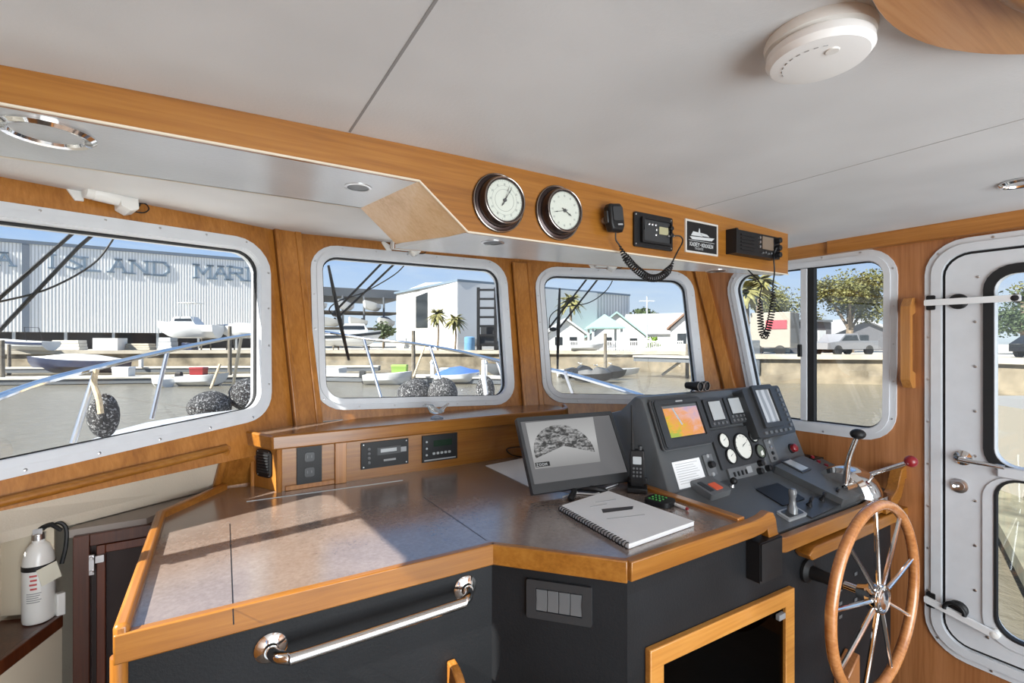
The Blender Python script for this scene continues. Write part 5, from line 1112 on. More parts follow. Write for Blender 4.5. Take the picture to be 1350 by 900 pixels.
# ================================================================ water, land, docks
m, nt, b = newmat('harbour_water'); co = coords(nt, (1, 1, 1)); n = noise(nt, 1.6, co, 6, .65, .5); n2 = noise(nt, .08, co, 3)
b.inputs['Base Color'].default_value = (.16, .145, .11, 1); b.inputs['Roughness'].default_value = .2; b.inputs['IOR'].default_value = 1.33; bump(nt, b, n.outputs[0], .35, .25); M_water = m
mb = MB(); mb.plate([(-400, -300), (400, -300), (400, 400), (-400, 400)], ZW - .2, ZW); mb.build('water', None, M_water, kind='structure')
line = [(-420, 46), (-150, 50), (350, 56), (700, 53), (900, 50), (930, 42), (985, 38), (1170, 36), (1400, 27), (1700, 16)]
SW = [gp(px, d, 0) for px, d in line]; SW = [V((-75, 30, 0))] + SW + [V((60, -60, 0))]
mb = MB(); far = [p * 6 for p in SW]
mb.plate([(p.x, p.y) for p in SW] + [(p.x, p.y) for p in far[::-1]], ZW - .5, ZG); mb.build('ground', None, M_asph, kind='structure')
# seawall
def seawall():
    mb = MB(); strip(mb, [(p.x, p.y, ZG + .08) for p in SW[1:-1]], .55, .38, side=1); c = mb.build('seawall_cap', sw_, M_tan)
    mb = MB(); strip(mb, [(p.x, p.y, ZG - .2) for p in SW[1:-1]], .25, 2.2, side=1); mb.build('seawall_face', sw_, plain('seawall_stained', (.22, .185, .13), .9, var=.5, vscale=.7))
sw_ = tag(thing('seawall', (SW[6].x, SW[6].y, ZW), None, None), kind='structure'); seawall()
def dock(px0, d0, px1, d1, w_, z, label, grp=None):
    a, b = gp(px0, d0, z), gp(px1, d1, z); dd = (b - a).normalized(); n = V((-dd.y, dd.x, 0)) * w_ / 2; t = thing('dock', (a + b) / 2, label, 'dock', grp)
    mb = MB(); mb.hexa([tuple(q + V((0, 0, -.12))) for q in (a - n, b - n, b + n, a + n)] + [tuple(q) for q in (a - n, b - n, b + n, a + n)]); mb.build('deck_boards', t, M_dock)
    mb = MB(); mb.hexa([tuple(q + V((0, 0, -.5))) for q in (a - n * .9, b - n * .9, b + n * .9, a + n * .9)] + [tuple(q + V((0, 0, -.13))) for q in (a - n * .9, b - n * .9, b + n * .9, a + n * .9)]); mb.build('float', t, M_roofg)
dock(-350, 33, 352, 39, 2.2, -1.15, 'long low floating dock across the water outside the port window'); dock(362, 40.5, 690, 36.5, 2.2, -1.15, 'long low floating dock outside the middle window')
dock(-300, 44, 500, 49, 1.6, -.95, 'farther floating dock in front of the seawall'); dock(845, 44, 930, 40, 3.0, .25, 'raised wooden dock platform at the right of the starboard forward window')
def piling(px, d, ztop, label, r=.16, lean=0):
    P = gp(px, d, ZW - .4); mb = MB(); mb.tube([P, V((P.x + lean, P.y, ztop))], [r, r * .85], 10); return tag(mb.build('piling', None, M_pile), label, 'piling', None)
piling(303, 38, 2.7, 'tall wooden piling near the right side of the port window'); piling(3, 36, 1.6, 'wooden piling at the far left of the port window')
piling(545, 36, 2.3, 'tall greenish piling in the middle window'); piling(798, 42, 2.2, 'green-topped piling in the starboard forward window'); piling(906, 43, 1.3, 'pale piling under the raised dock platform by the corner post')
mb = MB(); a, b = gp(873, 43.5, -1.5), gp(905, 42.5, .1); mb.tube([a, b], .13, 6); tag(mb.build('dock_brace', None, M_dock), 'pale diagonal timber brace under the raised dock platform', 'timber')
piling(12, 47, 1.2, 'short piling on the farther dock at the left of the port window')
# ---------------------------------------------------------------- boats
def hullshape(L_, B, H, sheer=.35, nose=.3):
    lp = []
    for i in range(11):
        x = i / 10; w_ = B / 2 * (1 - max(0, (x - .45) / .55) ** 2.2) if x < 1 else .02; w_ = max(w_, .02); z1 = H * (1 + sheer * x * x); k = max(0, (x - .7) / .3)
        zb = H * .45 * k ** 1.5; X = L_ * x; Xb = X - nose * H * 0
        lp.append([(X, -w_, z1), (X - .10 * k, -w_ * .92, z1 * .5 + zb * .5), (X - .35 * k * H, -w_ * .45, zb + H * .08), (X - .5 * k * H, 0, zb), (X - .35 * k * H, w_ * .45, zb + H * .08), (X - .10 * k, w_ * .92, z1 * .5 + zb * .5), (X, w_, z1)])
    return lp
def boat(name, P, rz, L_, B, H, label, hull=None, stripe=None, cabin=0, ttop=0, outboard=0, tower=0, cover=None, group=None):
    t = thing(name, P, label, 'boat', group); M0 = TR(P.x, P.y, P.z, rz)
    mb = MB(M0); mb.loft(hullshape(L_, B, H)); mb.build('hull', t, hull or M_hullw)
    if stripe:
        lp = hullshape(L_, B + .03, H); mb = MB(M0)
        for s_ in (0, 6): mb.loft([[tuple(V(l[s_]) + V((0, 0, -H * .12))), tuple(V(l[s_]) + V((0, 0, -H * .34))), tuple(V(l[s_]) + V((0, (.03 if s_ == 0 else -.03), -H * .34))), tuple(V(l[s_]) + V((0, (.03 if s_ == 0 else -.03), -H * .12)))] for l in lp])
        mb.build('hull_stripe', t, stripe)
    if cabin:
        mb = MB(M0); mb.loft([[(x, y * s_, z) for x, y in ((L_ * .30, -B * .36), (L_ * .62, -B * .30), (L_ * .80, -B * .08), (L_ * .80, B * .08), (L_ * .62, B * .30), (L_ * .30, B * .36))] if z < H * 1.3 else [(L_ * .55 + (x - L_ * .55) * .62, y * .8, z) for x, y in ((L_ * .30, -B * .36), (L_ * .62, -B * .30), (L_ * .80, -B * .08), (L_ * .80, B * .08), (L_ * .62, B * .30), (L_ * .30, B * .36))] for z, s_ in ((H * 1.0, 1), (H * 1.05, 1), (H + cabin, 1))]); c = mb.build('cabin', t, hull or M_hullw)
        mb = MB(M0); mb.loft([[(L_ * .55 + (x - L_ * .55) * s_, y * s2, z) for x, y in ((L_ * .32, -B * .37), (L_ * .62, -B * .31), (L_ * .78, -B * .08), (L_ * .78, B * .08), (L_ * .62, B * .31), (L_ * .32, B * .37))] for z, s_, s2 in ((H + cabin * .45, .88, .95), (H + cabin * .8, .74, .88))]); mb.build('windows', t, M_win)
    if ttop:
        mb = MB(M0); mb.box(L_ * .30, -B * .33, H + ttop, L_ * .60, B * .33, H + ttop + .08); mb.build('hardtop', t, M_hullw, bevel=.03)
        for x in (.34, .56):
            for s_ in (-1, 1): MB(M0).tube([(L_ * x, s_ * B * .25, H * .9), (L_ * (x + .01), s_ * B * .28, H + ttop)], .04, 6).build('support', t, M_steelw)
        mb = MB(M0); mb.box(L_ * .42, -B * .15, H * .9, L_ * .50, B * .15, H + .5); mb.build('console', t, M_hullw, bevel=.05)
    if outboard:
        for k in range(outboard):
            y = (k - (outboard - 1) / 2) * .6; mb = MB(M0); mb.loft([[(-.15 + x * s_, y + yy * s_, z) for x, yy in ((-.3, -.16), (.15, -.16), (.15, .16), (-.3, .16))] for z, s_ in ((H * .1, .35), (H * .7, .5), (H * .75, 1), (H * 1.25, 1), (H * 1.4, .7))]); mb.build('outboard_motor', t, M_black, bevel=.04)
    if cover:
        mb = MB(M0); mb.loft([[(L_ * x, -B * .5 * k, H * 1.02), (L_ * x, -B * .2 * k, H * 1.02 + h), (L_ * x, B * .2 * k, H * 1.02 + h), (L_ * x, B * .5 * k, H * 1.02)] for x, k, h in ((.02, .9, .1), (.3, 1, .5), (.55, .96, .62), (.8, .6, .4), (.97, .1, .35))]); mb.build('canvas_cover', t, cover)
    if tower:
        mb = MB(M0)
        mb.tube([(L_ * .3, -B * .4, H), (L_ * .36, -B * .36, H + tower), (L_ * .36, B * .36, H + tower), (L_ * .3, B * .4, H)], .035, 6); mb.build('arch', t, M_black)
    return t
def cradle(P, rz, L_, B, h, label):
    t = thing('boat_stand', (P.x, P.y, ZG), label, 'boat stand')
    for x in (.2, .75):
        mb = MB(TR(P.x, P.y, ZG, rz)); mb.box(L_ * x - .1, -B * .4, h - .15, L_ * x + .1, B * .4, h); mb.tube([(L_ * x, -B * .38, 0), (L_ * x, -B * .3, h)], .08, 6); mb.tube([(L_ * x, B * .38, 0), (L_ * x, B * .3, h)], .08, 6); mb.build('bunk', t, M_pile)
VW = -TH  # facing across the picture
P = gp(288, 58, 1.9); boat('sport_fishing_boat', P, VW + pi, 7.4, 2.6, 1.55, 'white sport fishing boat on a stand before the big warehouse', cabin=1.0, ttop=2.6); cradle(P, VW + pi, 7.4, 2.4, 1.45, 'timber stand under the white sport fishing boat')
P = gp(355, 60, 1.9); boat('covered_boat', P, VW + pi, 6.4, 2.4, 1.3, 'white boat under a grey cover at the right edge of the port window', cover=M_steelw); cradle(P, VW + pi, 6.4, 2.2, 1.45, 'timber stand under the grey-covered boat')
boat('bow_rider', gp(68, 52, .5), VW + pi, 6.0, 2.2, 1.0, 'white runabout with dark arch at the left of the port window', stripe=M_navy, tower=1.5)
boat('dark_hulled_boat', gp(160, 46, -1.5), VW + pi, 9, 2.6, 1.2, 'long dark blue boat moored along the farther dock', hull=M_navy, cover=M_hullw)
boat('white_skiff', gp(240, 35, -1.75), VW, 3.4, 1.7, .75, 'small white skiff with one black outboard tied at the near dock', outboard=1)
boat('white_tender', gp(222, 34, -1.75), VW + pi * .9, 1.4, 1.2, .6, 'tiny white tender moored beside the skiff')
boat('cabin_cruiser', gp(428, 60, .9), VW, 7.0, 2.6, 1.5, 'white cabin cruiser with dark stripe on land outside the middle window', stripe=M_win, cabin=1.3); cradle(gp(428, 60, 0), VW, 7.0, 2.4, .5, 'low stand under the white cabin cruiser')
boat('small_center_console', gp(482, 36, -1.75), VW, 3.6, 1.7, .8, 'small white boat at the dock in the middle window', outboard=1)
boat('blue_covered_skiff', gp(574, 36.5, -1.6), VW, 3.4, 1.6, .6, 'low skiff under a blue cover in the middle window', cover=plain('blue_tarp', (.05, .13, .38), .6))
boat('white_launch', gp(735, 44, -1.7), VW, 7.5, 2.2, .6, 'low white launch moored behind the water scooters')
boat('white_dinghy', gp(752, 52, .5), VW, 3.6, 1.6, .6, 'white dinghy on the seawall in the starboard forward window')
# water scooters
def scooter(P, rz, label):
    t = thing('water_scooter', P, label, 'water scooter'); M0 = TR(P.x, P.y, P.z, rz)
    MB(M0).loft(hullshape(3.0, 1.15, .55, .4)).build('hull', t, M_black)
    mb = MB(M0); mb.loft([[(x, -w_, .5), (x, -w_ * .7, z), (x, w_ * .7, z), (x, w_, .5)] for x, w_, z in ((.2, .3, .8), (.9, .34, .95), (1.3, .36, .85), (1.7, .42, 1.15), (2.3, .36, 1.0), (2.8, .1, .7))]); mb.build('seat_and_cowl', t, M_dgrey, bevel=.02)
    MB(M0).tube([(1.55, -.38, 1.32), (1.7, 0, 1.22), (1.55, .38, 1.32)], .035, 6).build('handlebar', t, M_steelw)
for k, (px, d, r_) in enumerate(((742, 40, .3), (760, 38, -.5), (780, 40, .1))):
    scooter(gp(px, d, -1.6), VW + r_, ('black water scooter nearest the window wiper', 'black water scooter in the middle of the three', 'black water scooter nearest the green-topped piling')[k])
# ---------------------------------------------------------------- buildings
def gbox(mb, a, b, depth, z0, z1):
    d = (b - a); d.z = 0; d.normalize(); n = V((-d.y, d.x, 0)); n = n if n.dot(a) > 0 else -n; q = [a, b, b + n * depth, a + n * depth]
    if (q[1] - q[0]).cross(q[2] - q[1]).z < 0: q = q[::-1]
    mb.hexa([(p.x, p.y, z0) for p in q] + [(p.x, p.y, z1) for p in q]); return mb
# long warehouse with painted name
a, b = gp(0, 62, 0), gp(340, 78, 0); dd = (b - a).normalized(); A0 = a - dd * 34; A1 = b + dd * 2
t = thing('warehouse', (A0 + A1) / 2 + V((0, 0, ZG)), 'huge pale ribbed warehouse with blue painted letters on its side', 'building')
WH = Pl((a.x, a.y, 0), dd, (0, 0, 1)); x0, x1 = WH.p2(A0)[0], WH.p2(A1)[0]
if WH.n.dot(EYE - WH.o) < 0: raise Exception('wh')
def whbuild(name, fn, m):
    mb = MB(WH); fn(mb); o = mb.build(name, t, m, smooth=False); return o
ob = whbuild('siding', lambda mb: mb.box(x0, 2.75, -30, x1, 14.3, 0), M_side)
# the ribs run along the wall: rotate texture space with the wall
def alongwall(m, d):
    nt = m.node_tree
    for n_ in nt.nodes:
        if n_.type == 'MAPPING': n_.inputs['Rotation'].default_value = (0, 0, -atan2(d.y, d.x))
alongwall(M_side, dd)
whbuild('roof_edge', lambda mb: mb.box(x0 - .2, 14.3, -30, x1 + .2, 14.75, .15), plain('blue_grey_trim', (.14, .18, .23), .5))
whbuild('base_shade', lambda mb: mb.box(x0, ZG, -29, x1, 2.75, -.6), M_dark)  # near-black block stands in for the shade inside the open base
for k in range(14):
    x = x0 + (x1 - x0) * k / 13; whbuild('base_post', lambda mb: mb.box(x - .15, ZG, -.4, x + .15, 2.75, -.1), M_steelw)
for px in (34, -120, 190): 
    u = WH.h2(px, 450)[0]; 
    if px != 190: whbuild('downpipe', lambda mb: mb.box(u - .35, 2.75, 0, u + .35, 14.3, .12), plain('pipe_blue_grey', (.16, .19, .23), .5))
mb = MB(WH); M_let = plain('letter_blue', (.20, .27, .34), .6)
def wl(ch, px, py, hpx=17):
    mb = MB(WH); u, v = WH.h2(px, py); d_ = (WH.hit(px, py) - EYE).dot(V((ST, CT, 0))); h_ = hpx * d_ / 637; w_ = h_ * .92
    letters(mb, ch, u - w_ * .5, v, h_, .0, .12, .92 if ch != 'I' else .3, 0, .16, True); mb.build('painted_letter', t, M_let, smooth=False)
for ch, px, py in (('A', 6, 350), ('I', 76, 353.5), ('S', 98, 354.5), ('L', 122, 357), ('A', 156, 359), ('N', 184, 361), ('D', 213, 363), ('M', 268, 366.5), ('A', 291, 368), ('R', 312, 369), ('I', 333, 370.5)): wl(ch, px, py)
# things stored under it
for px0, px1, z1, lab in ((122, 155, 1.9, 'white storage box under the warehouse wall'), (5, 48, 1.5, 'pale timber rack at the warehouse foot on the left')):
    mb = MB(); gbox(mb, gp(px0, 57, 0), gp(px1, 57.5, 0), 2, ZG, z1); tag(mb.build('storage_crate', None, M_wallw if z1 > 1.6 else M_tan), lab, 'crate')
# boat rack shed
t = thing('boat_rack_shed', gp(470, 78, ZG), 'open boat rack shed with dark flat roof in the middle window', 'shed')
mb = MB(); gbox(mb, gp(395, 76, 0), gp(531, 84, 0), 14, 8.9, 10.3); mb.build('flat_roof', t, M_roofg)
for px, d in ((398, 76), (425, 77), (452, 79), (480, 80.5), (506, 82), (528, 84)):
    P = gp(px, d, ZG); MB().tube([P, V((P.x, P.y, 9))], .18, 6).build('rack_post', t, M_roofg)
for z in (3.6, 6.3): mb = MB(); gbox(mb, gp(398, 76.3, 0), gp(528, 84.2, 0), 8, z, z + .25); mb.build('rack_shelf', t, M_pile)
for k in range(7):
    px = 405 + 18 * k; d = 77.5 + k; z = (3.9, 6.6)[k % 2] if k != 3 else 6.6
    boat('racked_boat', gp(px, d, z), -TH + pi / 2 + pi, 6, 2.1, 1.1, 'stern-out boat stored on the rack shed shelves', cabin=.0, cover=M_roofg if k % 3 == 0 else None, outboard=1, group='boats in the rack shed')
for px, d, lab in ((497, 70, 'dark shrub beside the rack shed nearer the cruiser'), (513, 70, 'dark shrub beside the white gabled building')): pass
# white gabled boat barn
t = thing('white_boat_barn', gp(560, 66, ZG), 'white gabled marina building with a tall dark doorway and beige side wall', 'building')
a, b = gp(526, 78, 0), gp(603, 62, 0); D_ = (b - a).normalized(); FP = Pl((a.x, a.y, 0), D_, (0, 0, 1)); 
if FP.n.dot(EYE - FP.o) < 0: FP = Pl((b.x, b.y, 0), -D_, (0, 0, 1))
W_ = (b - a).length; hz = lambda px, py: FP.h2(px, py)
pk = hz(572, 369); e0 = hz(526, 386); e1 = hz(603, 371)
mb = MB(FP); mb.plate([(hz(526, 450)[0], ZG), (hz(603, 450)[0], ZG), (hz(603, 450)[0], e1[1]), (hz(561, 450)[0], hz(561, 372.5)[1]), (hz(526, 450)[0], e0[1])], -25, 0); mb.build('barn_walls', t, plain('barn_white', (.60, .60, .60), .7), smooth=False)
mb = MB(FP); mb.plate([hz(549, 432), hz(564, 432), hz(564, 385), hz(549, 391)], 0, .1); mb.build('doorway', t, M_win)
mb = MB(FP); mb.plate([hz(526, 452), hz(540, 452), hz(540, 395), hz(526, 400)], 0, .1); mb.build('left_wall_shade', t, M_steelw)  # grey plate paints the shade on the barn's left wall
mb = MB(); gbox(mb, gp(604, 62.3, 0), gp(830, 82, 0), 20, ZG, 9.2); mb.build('long_side_wall', t, siding('beige_siding', (.66, .64, .60), .45), smooth=False)
mb = MB(); gbox(mb, gp(603, 61.9, 0), gp(831, 81.9, 0), 20.4, 9.2, 9.5); mb.build('roof_edge', t, plain('barn_trim', (.14, .19, .24), .5))
# forklift mast
t = thing('boat_forklift', gp(642, 56, ZG), 'tall black boat forklift with ladder-like mast beside the barn', 'forklift'); P = gp(642, 56, ZG); M0 = TR(P.x, P.y, ZG, -TH)
mb = MB(M0); 
for x in (-1.0, 1.0): mb.box(x - .18, -.15, 0, x + .18, .15, 7.3)
for k in range(7): mb.box(-1, -.1, .6 + k * 1.05, 1, .1, .85 + k * 1.05)
mb.build('mast', t, M_black)
mb = MB(M0); mb.box(-.9, .3, .6, .9, 3.4, 1.8); mb.box(-.8, 1.0, 1.8, .8, 2.4, 3.0); mb.build('chassis', t, M_dgrey, bevel=.08)
for x in (-1.0, 1.0):
    for y in (.6, 3.0): MB(Pl(tuple(V((P.x, P.y, ZG)) + (M0.to_3x3() @ V((x, y, .55)))), M0.to_3x3() @ V((0, 1, 0)), (0, 0, 1))).lathe([(.55, -.2), (.55, .2), (.2, .21)], 18).build('wheel', t, M_black)
P = gp(619, 54, ZG); mb = MB(TR(P.x, P.y, ZG, -TH)); mb.lathe([(.55, 0), (.6, .1), (.6, 1.5), (.4, 1.6)], 16); tag(mb.build('blue_drum', None, plain('drum_blue', (.12, .26, .42), .5)), 'pale blue drum standing left of the forklift', 'drum')
# small houses
def house(name, px0, d0, px1, d1, depth, z1, zr, label, wallm, roofm, gable=True, group=None, win=()):
    a, b = gp(px0, d0, 0), gp(px1, d1, 0); t = thing(name, (a + b) / 2 + V((0, 0, ZG)), label, 'house', group); dd = (b - a).normalized(); H = Pl((a.x, a.y, 0), dd, (0, 0, 1))
    w_ = (b - a).length; mb = MB(H); mb.plate([(0, ZG), (w_, ZG), (w_, z1), (w_ / 2, zr), (0, z1)] if gable else [(0, ZG), (w_, ZG), (w_, z1), (0, z1)], -depth, 0); mb.build('walls', t, wallm, smooth=False)
    mb = MB(H)
    if gable: mb.plate([(-.4, z1 - .15), (w_ / 2, zr + .02), (w_ + .4, z1 - .15), (w_ + .4, z1 + .1), (w_ / 2, zr + .3), (-.4, z1 + .1)], -depth - .4, .5)
    else: mb.loft([[(x, y, z) for y, z in ((z1, .5), (zr, -depth / 2), (z1, -depth - .4))] for x in (-.4, w_ + .4)])
    mb.build('roof', t, roofm, smooth=False)
    for (u, v, ww, hh) in win: MB(H).plate(crect(u * w_, ZG + v, ww, hh), .0, .06).build('window', t, M_win)
    return t
M_roofw = plain('roof_pale', (.45, .46, .47), .5)
house('white_cottage', 722, 59, 770, 59, 6, 2.4, 4.1, 'small white cottage behind the window wiper', M_wallw, M_roofw, win=((.3, 1.1, .9, 1.0), (.7, 1.1, .9, 1.0)))
house('green_gabled_house', 776, 68, 850, 67, 8, 2.2, 5.4, 'white house with pale green gable trim behind the gazebo', M_wallw, M_green_r, win=((.35, 1.1, 1.0, 1.1), (.8, 1.0, 1.0, 1.0)))
house('long_white_roof_house', 820, 74, 915, 70, 12, 2.6, 6.0, 'long low house with broad white roof beyond the power pole', M_wallw, M_roofw, gable=False)
house('brown_gabled_house', 884, 57, 945, 55, 7, 3.0, 5.4, 'white house with brown gable edge by the corner post', M_wallw, plain('roof_brown', (.20, .12, .08), .7), win=((.25, 1.4, 1.0, 1.2),))
# gazebo
P = gp(797, 56, ZG); t = thing('gazebo', P, 'open gazebo with pale green pyramid roof', 'gazebo')
MB(TR(P.x, P.y, ZG, -TH)).loft([[(x * s_, y * s_, z) for x, y in ((-2, -2), (2, -2), (2, 2), (-2, 2))] for z, s_ in ((2.5, 1), (2.65, 1), (4.2, .02))]).build('roof', t, M_green_r, smooth=False)
for x in (-1.6, 1.6):
    for y in (-1.6, 1.6): MB(TR(P.x, P.y, ZG, -TH)).box(x - .12, y - .12, 0, x + .12, y + .12, 2.5).build('post', t, M_steelw)
# white picket fence along the bank
t = thing('white_fence', gp(800, 53, ZG), 'white slatted fence along the bank before the houses', 'fence'); a, b = gp(752, 54.5, 0), gp(900, 52, 0); dd = (b - a).normalized(); H = Pl((a.x, a.y, ZG), dd, (0, 0, 1)); w_ = (b - a).length
for z in (.25, 1.0): MB(H).box(0, z, 0, w_, z + .08, .05).build('rail', t, M_wallw)
mb = MB(H)
for k in range(60): mb.box(w_ * k / 59 - .04, 0, .05, w_ * k / 59 + .04, 1.15, .08)
tag(mb.build('pickets', t, M_wallw), kind='stuff')
# utility pole
P = gp(853, 58, ZG); t = thing('power_pole', P, 'thin pale power pole with crossarm rising above the houses', 'utility pole'); MB().tube([P, V((P.x, P.y, 6.9))], [.12, .09], 8).build('pole', t, M_steelw); mb = MB(TR(P.x, P.y, 6.3, -TH)); mb.box(-.9, -.06, 0, .9, .06, .12); mb.build('crossarm', t, M_steelw)
# ---------------------------------------------------------------- vegetation
def tree(P, h, r, m, label, n=1500, trunk=.16, cat='tree', name='broadleaf_tree', low=.35, leaf=.35, fl=.8):
    t = thing(name, P, label, cat); rnd = random.Random(int(P.x * 7 + P.y * 3))
    limbs = [(rnd.uniform(-.6, .6) * r, rnd.uniform(-.6, .6) * r, h * rnd.uniform(low + .1, .85)) for _ in range(9)]
    if trunk:
        mb = MB(TR(*P)); mb.tube([(0, 0, 0), (.05, 0, h * low), (0, .1, h * .8)], [trunk * 1.3, trunk, trunk * .4], 8); mb.build('trunk', t, M_trunk)
        for l in limbs[:5]: mb = MB(TR(*P)); mb.tube([(.03, 0, h * low * .9), (l[0] * .6, l[1] * .6, l[2] * .8), l], [trunk * .5, trunk * .35, trunk * .15], 6); mb.build('branch', t, M_trunk)
    mb = MB(TR(*P)); cl = [(0, 0, h * .75, r * .62)] + [(l[0], l[1], l[2], r * rnd.uniform(.3, .48)) for l in limbs]
    vs = []; fs = []
    for i in range(n):
        c = cl[rnd.randrange(len(cl))]; v = V((rnd.gauss(0, 1), rnd.gauss(0, 1), rnd.gauss(0, 1))).normalized() * c[3] * rnd.uniform(.45, 1.05); p = V(c[:3]) + V((v.x, v.y, v.z * fl))
        a = V((rnd.gauss(0, 1), rnd.gauss(0, 1), rnd.gauss(0, .6))).normalized(); b = a.cross(V((rnd.gauss(0, 1), rnd.gauss(0, 1), rnd.gauss(0, 1)))).normalized(); s_ = leaf * rnd.uniform(.5, 1.1); k = len(vs)
        vs += [p - a * s_, p - b * s_ * .55, p + a * s_, p + b * s_ * .55]; fs.append((k, k + 1, k + 2, k + 3))
    mb.add([tuple(q) for q in vs], fs); mb.build('crown', t, m, smooth=False); return t
def palm(P, h, label, r=1.5, name='palm_tree', nf=20, rt=.16):
    t = thing(name, P, label, 'palm tree'); rnd = random.Random(int(P.x * 5 + P.y))
    mb = MB(TR(*P)); mb.tube([(0, 0, 0), (.1, 0, h * .5), (0, 0, h)], [rt * 1.2, rt, rt * .9], 8); mb.build('trunk', t, M_trunk); mb = MB(TR(*P)); vs = []; fs = []
    for k in range(nf * 2):
        q = 2 * pi * k / nf + rnd.uniform(-.1, .1); el = rnd.uniform(-.8, 1.1); pts = []
        for j in range(6):
            s_ = j / 5; pts.append(V((cos(q) * cos(el) * r * s_, sin(q) * cos(el) * r * s_, h + sin(el) * r * s_ - .5 * r * s_ * s_)))
        sd = V((-sin(q), cos(q), 0)); b = len(vs)
        for j, p in enumerate(pts): w_ = r * .16 * sin(pi * min(.95, .12 + j / 5.2)); vs += [tuple(p + sd * w_ - V((0, 0, w_ * .5))), tuple(p), tuple(p - sd * w_ - V((0, 0, w_ * .5)))]
        for j in range(5): o = b + 3 * j; fs += [(o, o + 1, o + 4, o + 3), (o + 1, o + 2, o + 5, o + 4)]
    mb.add(vs, fs); mb.build('fronds', t, M_palm); return t
palm(gp(577, 58, ZG), 4.4, 'cabbage palm against the white barn, nearer the dark doorway', 1.6, rt=.12); palm(gp(600, 57, ZG), 3.7, 'shorter cabbage palm at the corner of the white barn', 1.6, rt=.12)
palm(gp(752, 62, ZG), 6.4, 'broad palm crown in front of the beige wall behind the wiper arms', 2.1)
palm(gp(984, 41, ZG), 5.4, 'left palm seen in the side window beside the corner post', 1.9, rt=.2); palm(gp(1001, 44, ZG), 6.6, 'stout palm behind the pale trailer in the side window', 2.0, rt=.3)
tree(gp(845, 92, ZG), 7.6, 3.8, M_leafd, 'dark round tree rising behind the white roofs', 900, .2, leaf=.5)
tree(gp(862, 86, ZG), 6.9, 2.6, M_leafd, 'smaller dark tree just right of the round one behind the roofs', 500, .15, leaf=.45)
tree(gp(860, 55, ZG), 1.6, .9, plain('bush_green', (.12, .2, .02), .7, var=.4, vscale=2), 'bright green bush at the foot of the power pole', 250, 0, 'bush', 'leafy_bush', leaf=.2, low=.2)
tree(gp(1120, 46, ZG), 7.8, 4.3, M_leaf, 'large olive-green oak filling the rear pane of the side window', 9000, .3, leaf=.17, low=.3)
tree(gp(1036, 52, ZG), 7.2, 3.2, M_leaf, 'loose green tree behind the trailer in the front pane of the side window', 3000, .22, leaf=.17)
tree(gp(1012, 58, ZG), 8.2, 3.0, M_leaf, 'taller thin tree behind the palms in the side window', 1600, .2, leaf=.18)
tree(gp(1350, 38, ZG), 5.2, 3.2, M_leafd, 'dark green tree beyond the upper door window', 3500, .22, leaf=.16)
tree(gp(1398, 44, ZG), 7.0, 3.6, M_leaf, 'olive tree at the far right beyond the door window', 2800, .22, leaf=.18)
tree(gp(505, 72, ZG), 4.2, 2.4, M_leafd, 'dark shrub between the rack shed and white barn', 500, .1, 'bush', 'leafy_shrub', leaf=.35)
# things on the starboard bank
t = thing('beige_trailer', gp(1014, 39, ZG), 'beige trailer with a red sign on the bank in the side window', 'trailer'); a, b = gp(989, 40, 0), gp(1042, 38, 0)
mb = MB(); gbox(mb, a, b, 3.0, ZG + .55, ZG + 3.4); mb.build('trailer_body', t, plain('trailer_beige', (.26, .23, .19), .6), bevel=.05)
dd = (b - a).normalized(); H = Pl((a.x, a.y, ZG), dd, (0, 0, 1)); w_ = (b - a).length
MB(H).plate(rect(w_ * .40, 2.05, w_ * .92, 2.75), 0, .05).build('red_sign', t, plain('sign_red', (.30, .03, .045), .6)); mb = MB(H)
for u in (.28, .45, .62): mb.box(w_ * u, 2.25, .05, w_ * u + .3, 2.55, .06)
MB(H).box(w_ * .02, .2, -.1, w_ * .98, .5, .02).build('skirt', t, M_win)
for u in (.2, .75): MB(H.sub(w_ * u, .35, 0)).lathe([(.4, -.25), (.4, .04), (.15, .05)], 16).build('wheel', t, M_black)
t = thing('dark_shed', gp(1055, 44, ZG), 'dark grey shed behind the window mullion', 'shed'); mb = MB(); gbox(mb, gp(1041, 44, 0), gp(1096, 45, 0), 5, ZG, 3.3); mb.build('walls', t, plain('shed_grey', (.10, .10, .11), .7)); mb = MB(); gbox(mb, gp(1039, 43.6, 0), gp(1098, 44.6, 0), 6, 3.3, 3.5); mb.build('roof', t, M_roofg)
mb = MB(); gbox(mb, gp(1080, 43.7, 0), gp(1089, 43.8, 0), .2, 1.3, 2.5); mb.build('window', t, M_lcd)
house('grey_porch_house', 1098, 56, 1180, 56, 7, 2.4, 3.9, 'grey house with pale porch under the big oak', plain('house_grey', (.12, .12, .13), .7), M_roofw, win=((.2, 1.2, 1, 1.2), (.5, 1.2, 1, 1.2)))
house('dark_low_house', 966, 60, 992, 60, 5, 1.9, 2.9, 'dark low house at the front edge of the side window', plain('house_dark', (.08, .08, .09), .7), M_roofg)
